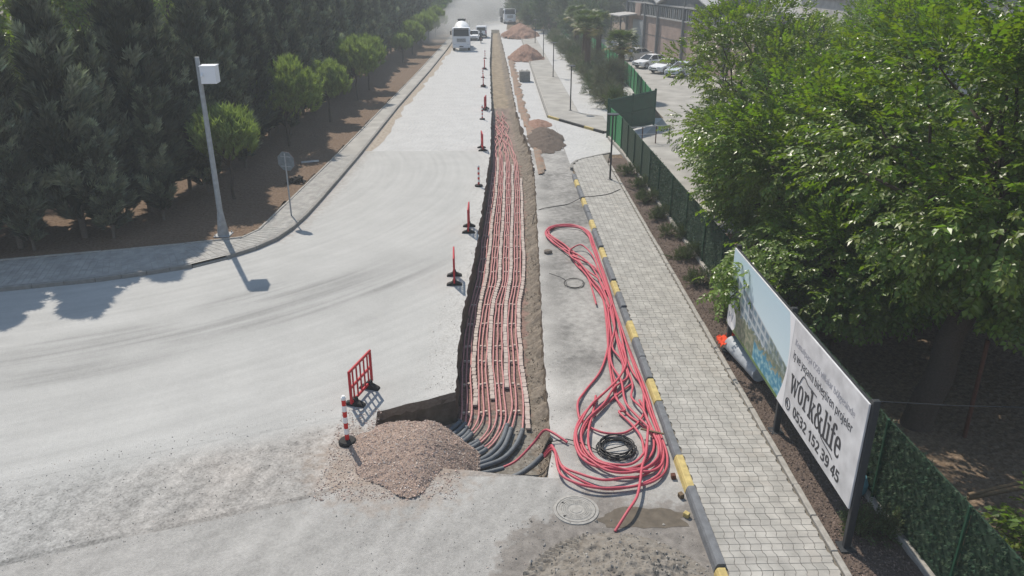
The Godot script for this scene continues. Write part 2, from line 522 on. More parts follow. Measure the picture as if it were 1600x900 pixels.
func hole_edges() -> Array:
	# the cut outline of the trench, from its far left end round the near end to its far right end
	var q := noise(71, 1.3, 3)
	var o := []
	var z := -150.0
	while z < -17.25:
		o.append(Vector2(along(TL, z) + q.get_noise_2d(z, 3.0) * (0.07 if z > -60 else 0.12), z))
		z += 0.16 if z > -45.0 else 0.6
	var leg := func(a: Vector2, b: Vector2, n: int) -> void:
		for k in n: o.append(a.lerp(b, float(k) / n) + Vector2(0, q.get_noise_2d(k * 0.21 + a.x, a.y) * 0.05))
	leg.call(Vector2(-1.17, -17.25), Vector2(-3.05, -16.33), 14)
	leg.call(Vector2(-3.05, -16.33), Vector2(-2.85, -14.0), 12)
	leg.call(Vector2(-2.85, -14.0), Vector2(-1.1, -13.95), 12)
	leg.call(Vector2(-1.1, -13.95), Vector2(0.98, -13.62), 14)
	z = -13.62
	while z > -150.0:
		o.append(Vector2(along(TR, z) + q.get_noise_2d(z, 40.0) * (0.05 if z > -40 else 0.16), z))
		z -= 0.16 if z > -45.0 else 0.6
	return o

func road_map() -> ImageTexture:
	# what lies on the road: pale dust, bare patches swept by tyres, the rough backfilled strip, soil by the trench
	var w := 1180
	var h := 1466
	var sx := MAPR.size.x / w
	var sz := MAPR.size.y / h
	var n1 := noise(21, 0.012, 5).get_image(w, h, false, false, false).get_data()
	var n2 := noise(22, 0.085, 4).get_image(w, h, false, false, false).get_data()
	var n3 := noise(23, 0.35, 3).get_image(w, h, false, false, false).get_data()
	var n4 := noise(24, 0.028, 4, FastNoiseLite.TYPE_CELLULAR).get_image(w, h, false, false, false).get_data()
	var st := noise(25, 1.0, 3)
	var out := PackedByteArray()
	out.resize(w * h * 3)
	var lut := PackedByteArray()
	for k in 1025: lut.append(int(clampf(Color(k / 1024.0, 0, 0).linear_to_srgb().r, 0, 1) * 255.0))
	var za := PackedFloat32Array()
	var zb := PackedFloat32Array()
	for i in w:
		var x := MAPR.position.x + (i + 0.5) * sx
		za.append(line_at(SEAM_A, x)); zb.append(line_at(SEAM_B, x))
	for j in h:
		var z := MAPR.position.y + (j + 0.5) * sz
		var tl := along(TL, z)
		var tr := along(TR, z)
		for i in w:
			var x := MAPR.position.x + (i + 0.5) * sx
			var k := j * w + i
			var a := n1[k] / 255.0 - 0.5
			var b := n2[k] / 255.0 - 0.5
			var f := n3[k] / 255.0 - 0.5
			var v := 0.82 + a * 0.13 + b * 0.06 + f * 0.15
			var warm := 0.0
			if x > tr - 0.2 and z < -13.6:
				# concrete strip between the trench and the kerb
				v = 0.57 + a * 0.6 + b * 0.38 + f * 0.22
				var e := (x - tr) + b * 0.9
				if e < 0.5: v += 0.20 * (1.0 - maxf(e, 0.0) / 0.5)
				if z > -18.5 + b * 2.0: v += 0.12; 
				warm = 0.25
				if z < -31.0: v -= 0.08
				if z < -40.0 + b * 4.0: v += 0.10
			else:
				# brown dust in the gutter
				if z < -29.0:
					var e := x - along(KX, z) + b * 0.9
					if e < 0.7:
						v -= 0.16 * (1.0 - maxf(e, 0.0) / 0.7)
						warm += 0.6 * (1.0 - maxf(e, 0.0) / 0.7)
				# tyre sweeps run round the corner
				var dx := x + 20.0
				var dz := (z + 40.0) * 0.93
				var r := sqrt(dx * dx + dz * dz)
				var th := atan2(dz, dx)
				var s := st.get_noise_2d(r * 2.2, th * 1.6)
				var s2 := st.get_noise_2d(r * 0.5 + 50.0, th * 2.4)
				var band := exp(-pow((r - 20.6 + s2 * 2.0) / 1.5, 2.0)) * clampf((z + 29.0) * 0.25, 0.0, 1.0) * clampf((x + 24.0) * 0.1, 0.3, 1.0)
				v += s * 0.075 - band * (0.17 + s * 0.30)
				if z > zb[i] + b * 0.35:
					if z < za[i] + f * 0.06:
						# backfilled strip: loose grit
						var q := clampf((z - zb[i]) * 1.2, 0.0, 1.0)
						v += q * (f * 0.42 + b * 0.36 - 0.17 + st.get_noise_2d(x * 1.1, z * 0.35 + x * 0.5) * 0.14)
						warm += q * clampf(0.55 + (x + 6.0) * 0.16, 0.05, 0.8) * (0.7 + a)
						if za[i] - z < 0.16: v -= 0.24 * (0.6 + b * 2.0)
					else:
						v += f * 0.12 + b * 0.10 + st.get_noise_2d((x + z * 0.3) * 1.6, z * 0.25) * 0.09 - 0.16
						warm += 0.18
				else:
					if absf(z - zb[i]) < 0.05: v -= 0.10
				# churned soil along the trench edge
				if z < -17.0:
					var e := tl - x + b * 1.6
					if e < 1.1:
						var q := 1.0 - clampf(e / 1.1, 0.0, 1.0)
						v += q * (0.10 + f * 0.5 + b * 0.4)
						warm += q * 0.15
				# red dust washed from the gravel heap
				var hp := Vector2((x + 2.3) / 2.1, (z + 14.2) / 1.9).length() + b * 0.9
				if hp < 1.0:
					v = lerpf(v, 0.58 + f * 0.4, clampf((1.0 - hp) * 1.6, 0.0, 0.75))
					warm += clampf((1.0 - hp) * 2.0, 0.0, 1.0)
			# mud by the heap and the kerb
			if x > -4.0 and z > -13.2:
				var e := minf((x - 0.9) * 1.7, 0.6) + (z + 12.5) * 1.3 + b * 1.3 + a * 1.8
				if e > 0.0:
					var q := clampf(e * 2.2, 0.0, 1.0)
					v = lerpf(v, 0.40 + b * 0.3 + f * 0.15, q)
					warm = lerpf(warm, 0.7, q)
			v = clampf(v, 0.12, 1.0)
			out[k * 3] = lut[int(minf(v * (1.0 + warm * 0.05), 1.0) * 1024)]
			out[k * 3 + 1] = lut[int(v * (1.0 - warm * 0.06) * 1024)]
			out[k * 3 + 2] = lut[int(v * (0.99 - warm * 0.13) * 1024)]
	return ImageTexture.create_from_image(Image.create_from_data(w, h, false, Image.FORMAT_RGB8, out))

func make_ground() -> void:
	# one sheet to the horizon, open where the trench lies
	var g := MB.new()
	for r in [[-700, -3.3, -900, 200], [2.3, 700, -900, 200], [-3.3, 2.3, -13.3, 200], [-3.3, 2.3, -900, -150.2]]:
		g.quad(Vector3(r[0], -0.03, r[3]), Vector3(r[1], -0.03, r[3]), Vector3(r[1], -0.03, r[2]), Vector3(r[0], -0.03, r[2]))
	struct("ground", g, M.ground)

	var hole: Array = hole_edges()
	var rm := mat("road_dust", Color(0.585, 0.58, 0.56), 0.92, "asphalt", 0.62, "grit", 0.6)
	rm.detail_enabled = true
	rm.detail_albedo = road_map()
	rm.detail_uv_layer = BaseMaterial3D.DETAIL_UV_2
	rm.detail_blend_mode = BaseMaterial3D.BLEND_MODE_MUL
	rm.texture_repeat = true
	# the near part of the road carries the map of dust and grit; the far part and the side road go on plain
	var near := PackedVector2Array()
	near.append(Vector2(-28, -8)); near.append(Vector2(4.0, -8)); near.append(Vector2(3.95, -13.6))
	var corner := PackedVector2Array()
	for p in hole:
		if p.y > -46.0: corner.append(p)
	# split at the trench's near right corner
	var at := 0
	for k in corner.size():
		if corner[k].x > 0.97 and corner[k].y > -13.7: at = k; break
	var right_edge := corner.slice(at)
	var left_edge := corner.slice(0, at + 1)
	left_edge.reverse()
	near.append_array(left_edge)
	near.append(Vector2(left_edge[-1].x, -46.0))
	near.append(Vector2(-8.3, -46.0))
	for k in range(KERB_L.size() - 1, -1, -1):
		var p: Array = KERB_L[k]
		if p[1] > -45.5 and p[0] > -27.9: near.append(Vector2(p[0] + 0.02, p[1]))
	near.append(Vector2(-28, -21.0))
	var m := MB.new()
	m.map_rect = MAPR
	m.flat(near, 0.0)
	var ap := PackedVector2Array(right_edge)
	ap.append(Vector2(right_edge[-1].x, -46.0)); ap.append(Vector2(3.95, -46.0)); ap.append(Vector2(3.95, -13.6))
	m.flat(ap, 0.0)
	var road := struct("road", m, rm)
	var fr := MB.new()
	# side road and the road behind the camera
	fr.flat(PackedVector2Array([Vector2(-90, 40), Vector2(4.0, 40), Vector2(4.0, -8), Vector2(-28, -8), Vector2(-28, -21.0), Vector2(-60, -11.7), Vector2(-90, -3)]), 0.0)
	# the far road, left of the trench
	var far := PackedVector2Array()
	for k in KERB_L.size():
		if KERB_L[k][1] < -46.0: far.append(Vector2(KERB_L[k][0] + 0.02, KERB_L[k][1]))
	far.insert(0, Vector2(-8.3, -46.0))
	far.append(Vector2(9.0, -268.0)); far.append(Vector2(4.5, -228.0)); far.append(Vector2(2.2, -190)); far.append(Vector2(1.4, -150.0)); far.append(Vector2(along(TL, -150.0), -150.0))
	for p in hole:
		if p.x < 0.0 and p.y < -46.0 and p.y > -149.0: far.append(p)
	far.append(Vector2(left_edge[-1].x, -46.0))
	fr.flat(far, 0.0)
	# strip and driveway right of the trench
	var strip := PackedVector2Array()
	strip.append(Vector2(right_edge[-1].x, -46.0))
	for p in hole:
		if p.x > 0.0 and p.y < -46.0: strip.append(p)
	strip.append(Vector2(0.1, -150.0)); strip.append(Vector2(3.9, -150.0)); strip.append(Vector2(3.9, -46.0))
	fr.flat(strip, 0.0)
	fr.flat(PackedVector2Array([Vector2(3.95, -41.5), Vector2(3.9, -57.0), Vector2(12.0, -57.0), Vector2(12.0, -46.0), Vector2(6.6, -44.8), Vector2(4.4, -43.0)]), -0.004)
	part(road, "far_carriageway", fr, M.far_road)
	# brown dust washed into the far gutter
	var gd := MB.new()
	var gn := noise(76, 0.25, 3)
	var gz := -46.0
	while gz > -150.0:
		var q0 := line_x(KERB_L, gz) + 0.1
		var q1 := line_x(KERB_L, gz - 1.5) + 0.1
		var w0 := 0.55 + gn.get_noise_2d(gz, 1.0) * 0.5
		var w1 := 0.55 + gn.get_noise_2d(gz - 1.5, 1.0) * 0.5
		gd.quad(Vector3(q0, 0.004, gz), Vector3(q0 + w0, 0.004, gz), Vector3(q1 + w1, 0.004, gz - 1.5), Vector3(q1, 0.004, gz - 1.5))
		gz -= 1.5
	part(road, "gutter_dust", gd, M.yard_dust)
	# the broken slab edge round the trench
	var e := MB.new()
	var q := noise(72, 2.5, 3)
	for k in hole.size() - 1:
		var a: Vector2 = hole[k]; var b: Vector2 = hole[k + 1]
		var da := -0.24 + q.get_noise_2d(a.x * 1.2, a.y) * 0.08
		var db := -0.24 + q.get_noise_2d(b.x * 1.2, b.y) * 0.08
		e.quad(Vector3(a.x, 0, a.y), Vector3(b.x, 0, b.y), Vector3(b.x, db, b.y), Vector3(a.x, da, a.y))
	part(road, "broken_slab_edge", e, M.asphalt_edge)

	# trench: earth walls under the slab and an uneven bed
	var t := MB.new()
	t.colored = true
	var wn := noise(73, 1.7, 4)
	var rows := [-0.13, -0.3, -0.5, -0.7, -0.95]
	var first := 0
	for k in hole.size():
		var a: Vector2 = hole[k]
		var p0: Vector2 = hole[maxi(k - 1, 0)]; var p1: Vector2 = hole[mini(k + 1, hole.size() - 1)]
		var d := (p1 - p0).normalized()
		var inw := Vector2(d.y, -d.x)   # towards the inside of the trench
		if inw.dot(Vector2(lerpf(along(TL, a.y), along(TR, a.y), 0.5), -15.4 if a.y > -17.4 else a.y) - a) < 0.0: inw = -inw
		for r in rows.size():
			var y: float = rows[r]
			var o: float = -0.03 + wn.get_noise_3d(a.x * 2.0, y * 3.0, a.y) * 0.10 + r * 0.018
			var pz := a + inw * o
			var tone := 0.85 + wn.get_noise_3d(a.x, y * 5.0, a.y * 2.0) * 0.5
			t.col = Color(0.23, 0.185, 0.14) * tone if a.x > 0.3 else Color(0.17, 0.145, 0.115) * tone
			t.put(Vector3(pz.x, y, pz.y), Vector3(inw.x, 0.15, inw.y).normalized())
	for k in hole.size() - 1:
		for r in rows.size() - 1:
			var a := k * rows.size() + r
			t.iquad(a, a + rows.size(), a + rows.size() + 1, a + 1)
	var bn := noise(74, 0.9, 4)
	var fnn := noise(75, 5.0, 3)
	var bed := func(x: float, z: float) -> float:
		var y := -0.88 + bn.get_noise_2d(x, z) * 0.035 + fnn.get_noise_2d(x, z) * 0.010
		if z < -60.0: y += 0.3 * smoothstep(-60.0, -70.0, z)
		var f := along(FR, z)
		var r := along(TR, z)
		if x > f: y += smoothstep(0.0, 1.0, (x - f) / maxf(r - f + 0.15, 0.1)) * (0.42 + bn.get_noise_2d(z * 1.5, x) * 0.25)
		return y
	var soil := func(x: float, z: float) -> Color:
		var k := bn.get_noise_2d(x * 2.0 + 40.0, z * 2.0)
		var kf := fnn.get_noise_2d(x * 1.5, z * 1.5 + 9.0)
		var f := along(FR, z)
		var c := Color(0.30, 0.205, 0.175)
		if x > f + k * 0.25: c = Color(0.27, 0.235, 0.195)
		elif z > -17.4 + k: c = Color(0.28, 0.265, 0.235)
		elif z < -66.0: c = Color(0.36, 0.30, 0.22)
		elif z < -46.0: c = Color(0.31, 0.25, 0.215)
		return c * (1.0 + kf * 0.5 + k * 0.3)
	t.field(-3.35, 2.05, 68, -30.0, -13.4, 200, bed, soil)
	t.field(-1.6, 2.15, 30, -60.0, -30.0, 200, bed, soil)
	t.field(-1.8, 1.9, 18, -150.2, -60.0, 180, bed, soil)
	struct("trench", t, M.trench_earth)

func block_shape(w: float, d: float, k: float) -> PackedVector2Array:
	# an interlocking paving block: straight ends, stepped sides
	var a := w * 0.5
	var b := d * 0.5
	return PackedVector2Array([Vector2(-a - k, -b), Vector2(a - k, -b), Vector2(a - k, -b * 0.4), Vector2(a + k, b * 0.4), Vector2(a + k, b), Vector2(-a + k, b), Vector2(-a + k, b * 0.4), Vector2(-a - k, -b * 0.4)])

func make_walks() -> void:
	# right-hand pavement: kerb stones, blocks, border
	var base := MB.new()
	var outline := PackedVector2Array([Vector2(3.97, 6), Vector2(6.04, 6), Vector2(6.04, -42.3), Vector2(6.45, -44.6), Vector2(4.75, -43.2), Vector2(4.2, -42.4), Vector2(3.97, -41.0)])
	base.flat(outline, 0.105)
	var walk := struct("pavement", base, M.joint)
	var tones := [Color(0.525, 0.505, 0.46), Color(0.505, 0.485, 0.445), Color(0.545, 0.525, 0.48), Color(0.495, 0.48, 0.44), Color(0.53, 0.505, 0.455)]
	var metas := []
	for kind in 10:
		# five tones of the even courses, then five of the odd ones, whose steps lean the other way
		var sh := block_shape(0.193, 0.166, 0.017 if kind < 5 else -0.017)
		var b := MB.new()
		b.colored = true
		b.col = tones[kind % 5]
		for k in 8:
			var p := sh[k]; var q := sh[(k + 1) % 8]
			var pi := p * 0.965; var qi := q * 0.965
			b.quad(Vector3(q.x, -0.01, q.y), Vector3(p.x, -0.01, p.y), Vector3(pi.x, 0.0, pi.y), Vector3(qi.x, 0.0, qi.y))
		var inner := PackedVector2Array()
		for p in sh: inner.append(p * 0.965)
		b.flat(inner, 0.0)
		metas.append(b)
	var shared := []
	for b in metas: shared.append(b.mesh())
	var rest := MB.new()
	rest.colored = true
	var made := 0
	var tn := noise(31, 0.4, 3)
	var sink := noise(32, 0.12, 2)
	var row := 0
	var z := -9.7
	while z > -44.5:
		for i in 10:
			var x := 4.105 + i * 0.199 
			if x > 5.99 or not Geometry2D.is_point_in_polygon(Vector2(x, z), outline): continue
			var y := 0.142 + sink.get_noise_2d(x * 3.0, z) * 0.012 + rr(-0.0025, 0.0025)
			var tilt := Basis.from_euler(Vector3(rr(-0.012, 0.012), rr(-0.02, 0.02), rr(-0.012, 0.012)))
			var k := int(clampf((tn.get_noise_2d(x * 1.5, z) + rr(-0.5, 0.5)) * 2.5 + 2.5, 0, 4)) + 5 * (row % 2)
			var xf := Transform3D(tilt, Vector3(x, y, z))
			if made < TILE_N and z < -10.2:
				part(walk, "paving_block", shared[k], M.paver, xf)
				made += 1
			else:
				var src: MB = metas[k]
				var f := rest.v.size()
				for s in src.v.size():
					rest.col = src.c[s]
					rest.put(xf * src.v[s], tilt * src.n[s])
				for s in src.ix: rest.ix.append(f + s)
		row += 1
		z -= 0.172
	var o := part(walk, "far_paving_blocks", rest, M.paver)
	o.set_meta("kind", "stuff")
	# kerb stones, every third painted yellow
	var kerb := Node3D.new()
	kerb.name = "roadside_kerb"
	kerb.set_meta("kind", "structure")
	add_child(kerb)
	var prof := PackedVector2Array([Vector2(3.79, -0.04), Vector2(3.815, 0.10), Vector2(3.845, 0.155), Vector2(3.87, 0.165), Vector2(3.985, 0.165), Vector2(3.995, 0.155), Vector2(3.995, -0.04)])
	var s := MB.new()
	s.extrude(prof, 1.143)
	var sm := s.mesh()
	for k in range(-5, 29):
		var z0 := -13.62 - 0.577 - 1.155 * k
		if z0 < -40.5: continue
		part(kerb, "kerb_stone", sm, M.kerb_yellow if posmod(k, 3) == 0 else M.kerb_grey, Transform3D(Basis.from_euler(Vector3(0, rr(-0.006, 0.006), rr(-0.01, 0.01))), Vector3(rr(-0.008, 0.008), rr(-0.008, 0.006), z0)))
	# rounded kerb end
	var bend := [Vector2(3.9, -41.0), Vector2(4.0, -41.9), Vector2(4.3, -42.7), Vector2(4.75, -43.25), Vector2(5.6, -44.0), Vector2(6.5, -44.75)]
	for k in bend.size() - 1:
		kerb_piece(kerb, bend[k], bend[k + 1], 0.15, 0.16, M.kerb_plain)
	# pale border beside the planting strip
	var bd := MB.new()
	bd.box(Vector3(0, 0, 0), Vector3(0.12, 0.16, 0.985), Basis(), 0.012)
	var bm := bd.mesh()
	var edge := Node3D.new()
	edge.name = "planting_edge"
	edge.set_meta("kind", "structure")
	add_child(edge)
	for k in 46:
		part(edge, "edge_stone", bm, M.border, Transform3D(Basis.from_euler(Vector3(rr(-0.01, 0.01), rr(-0.012, 0.012), 0)), Vector3(6.105 + rr(-0.008, 0.008), 0.085 + rr(-0.008, 0.01), 3.4 - k * 1.0)))
	# planting strip
	var pn := noise(33, 1.5, 4)
	var pl := MB.new()
	pl.field(6.16, 8.1, 30, -43.5, 4.0, 400, func(x, z2): return 0.105 + pn.get_noise_2d(x, z2) * 0.045 + pn.get_noise_2d(x * 5.0, z2 * 5.0) * 0.02)
	var strip := struct("planting_strip", pl, M.mulch)
	var chips := []
	var ctint := []
	for k in 9000:
		var cz := -9.5 - pow(rng.randf(), 1.5) * 32.0
		var cx := rr(6.18, 7.36)
		var r := rr(0.008, 0.022)
		chips.append(Transform3D(Basis.from_euler(Vector3(rr(0, 6), rr(0, 6), rr(0, 6))).scaled_local(Vector3(r * 1.6, r * 0.6, r)), Vector3(cx, 0.11 + pn.get_noise_2d(cx, cz) * 0.045 + pn.get_noise_2d(cx * 5.0, cz * 5.0) * 0.02, cz)))
		var q := rr(0.6, 1.5)
		ctint.append(Color(0.19 * q, 0.14 * q, 0.115 * q))
	many(strip, "bark_chips", pebble(), M.stone, chips, ctint)

	# left-hand pavement along both roads
	var lw := MB.new()
	var po := PackedVector2Array()
	for p in KERB_L: po.append(Vector2(p[0], p[1]))
	for k in range(WALK_L.size() - 1, -1, -1): po.append(Vector2(WALK_L[k][0], WALK_L[k][1]))
	lw.flat(po, 0.141)
	var lo := struct("pavement", lw, M.yard)
	var blk := MB.new()
	blk.colored = true
	var run := 0.0
	for k in range(2, 15):
		# courses of small pavers laid across the walk, following it round the corner
		var a := Vector2(KERB_L[k][0], KERB_L[k][1]); var b := Vector2(KERB_L[k + 1][0], KERB_L[k + 1][1])
		var d := (b - a).normalized()
		var nn := Vector2(d.y, -d.x)
		if nn.dot(Vector2(-15, -35) - a) < 0.0: nn = -nn
		var steps := int(a.distance_to(b) / 0.2)
		for j in steps:
			for c in 26:
				var p := a + d * (j + 0.5) * a.distance_to(b) / steps + nn * (0.17 + c * 0.105)
				if not Geometry2D.is_point_in_polygon(p, po): continue
				var t: Color = tones[rng.randi() % 5]
				blk.col = Color(t.r * 0.95, t.g * 0.96, t.b * 0.98)
				blk.box(Vector3(p.x, 0.125 + rr(-0.003, 0.003), p.y), Vector3(0.098, 0.05, 0.19), Basis.from_euler(Vector3(0, atan2(d.x, d.y), 0)))
	var bo := part(lo, "small_pavers", blk, M.paver)
	bo.set_meta("kind", "stuff")
	var lk := Node3D.new()
	lk.name = "verge_kerb"
	lk.set_meta("kind", "structure")
	add_child(lk)
	for k in KERB_L.size() - 1:
		var a := Vector2(KERB_L[k][0], KERB_L[k][1]); var b := Vector2(KERB_L[k + 1][0], KERB_L[k + 1][1])
		var cnt := maxi(1, roundi(a.distance_to(b) / 1.0))
		if b.y < -70.0: cnt = 1
		for j in cnt: kerb_piece(lk, a.lerp(b, float(j) / cnt), a.lerp(b, float(j + 1) / cnt), 0.15, 0.155 + rr(-0.008, 0.008) - (0.09 if k == 7 else 0.0), M.kerb_plain)
	for k in WALK_L.size() - 1:
		var a := Vector2(WALK_L[k][0], WALK_L[k][1]); var b := Vector2(WALK_L[k + 1][0], WALK_L[k + 1][1])
		var cnt := maxi(1, roundi(a.distance_to(b) / 1.0))
		if b.y < -70.0: cnt = 1
		for j in cnt: kerb_piece(lk, a.lerp(b, float(j) / cnt), a.lerp(b, float(j + 1) / cnt), 0.1, 0.19 + rr(-0.01, 0.01), M.border)
	# verge of dry earth and needles behind it
	var vn := noise(34, 0.25, 5)
	var verge := PackedVector2Array()
	for p in WALK_L: verge.append(Vector2(p[0], p[1]))
	verge.append(Vector2(-90, -263)); verge.append(Vector2(-90, -10))
	var vg := MB.new()
	vg.field(-40.0, -8.0, 160, -75.0, -17.0, 260, func(x, z3):
		if not Geometry2D.is_point_in_polygon(Vector2(x + 0.22, z3 - 0.22), verge) and not Geometry2D.is_point_in_polygon(Vector2(x, z3), verge): return -99.0
		return 0.13 + vn.get_noise_2d(x, z3) * 0.06 + vn.get_noise_2d(x * 6.0, z3 * 6.0) * 0.035)
	vg.flat(PackedVector2Array([Vector2(-90, -75), Vector2(-8.82, -75), Vector2(-8.6, -85), Vector2(-8.1, -120), Vector2(-7.9, -153), Vector2(-7.4, -190), Vector2(-5.3, -226), Vector2(-0.9, -263), Vector2(-90, -263)]), 0.12)
	vg.flat(PackedVector2Array([Vector2(-90, -16), Vector2(-40, -20.7), Vector2(-40, -75), Vector2(-90, -75)]), 0.12)
	struct("verge", vg, M.needle_floor)

	# pavement beyond the driveway, with its black and yellow kerb
	var fw := MB.new()
	fw.flat(PackedVector2Array([Vector2(3.75, -150), Vector2(3.72, -57.2), Vector2(4.4, -56.1), Vector2(5.4, -54.2), Vector2(7.0, -51.4), Vector2(7.6, -51.4), Vector2(7.6, -57.0), Vector2(6.0, -58.5), Vector2(5.9, -150)]), 0.13)
	var fo := struct("pavement", fw, M.yard)
	var ws := MB.new()
	ws.flat(PackedVector2Array([Vector2(5.9, -150), Vector2(6.0, -58.5), Vector2(7.6, -57.0), Vector2(7.6, -51.6), Vector2(10.9, -54.6), Vector2(12.0, -71.0), Vector2(12.4, -100), Vector2(10.9, -137), Vector2(10.6, -150)]), 0.15)
	struct("planting_bed", ws, M.far_road)
	var fk := Node3D.new()
	fk.name = "driveway_kerb"
	fk.set_meta("kind", "structure")
	add_child(fk)
	var fp := [Vector2(3.62, -150), Vector2(3.62, -98), Vector2(3.58, -80), Vector2(3.58, -68), Vector2(3.6, -57.3), Vector2(4.33, -55.95), Vector2(5.33, -54.1), Vector2(6.95, -51.2)]
	for k in fp.size() - 1:
		var a: Vector2 = fp[k]; var b: Vector2 = fp[k + 1]
		var cnt := maxi(1, roundi(a.distance_to(b) / 1.1)) if k > 2 else 1
		for j in cnt: kerb_piece(fk, a.lerp(b, float(j) / cnt), a.lerp(b, float(j + 1) / cnt), 0.14, 0.165, (M.kerb_yellow if (j + k) % 3 == 1 else M.kerb_black) if k > 3 else M.kerb_plain)
	# yard beyond the green fence
	var yd := MB.new()
	yd.flat(PackedVector2Array([Vector2(8.0, -30), Vector2(7.9, -46), Vector2(10.9, -54.2), Vector2(12.1, -57), Vector2(12.6, -72), Vector2(12.9, -100), Vector2(13.0, -128), Vector2(60, -128), Vector2(60, -30)]), 0.0)
	struct("yard", yd, M.yard)

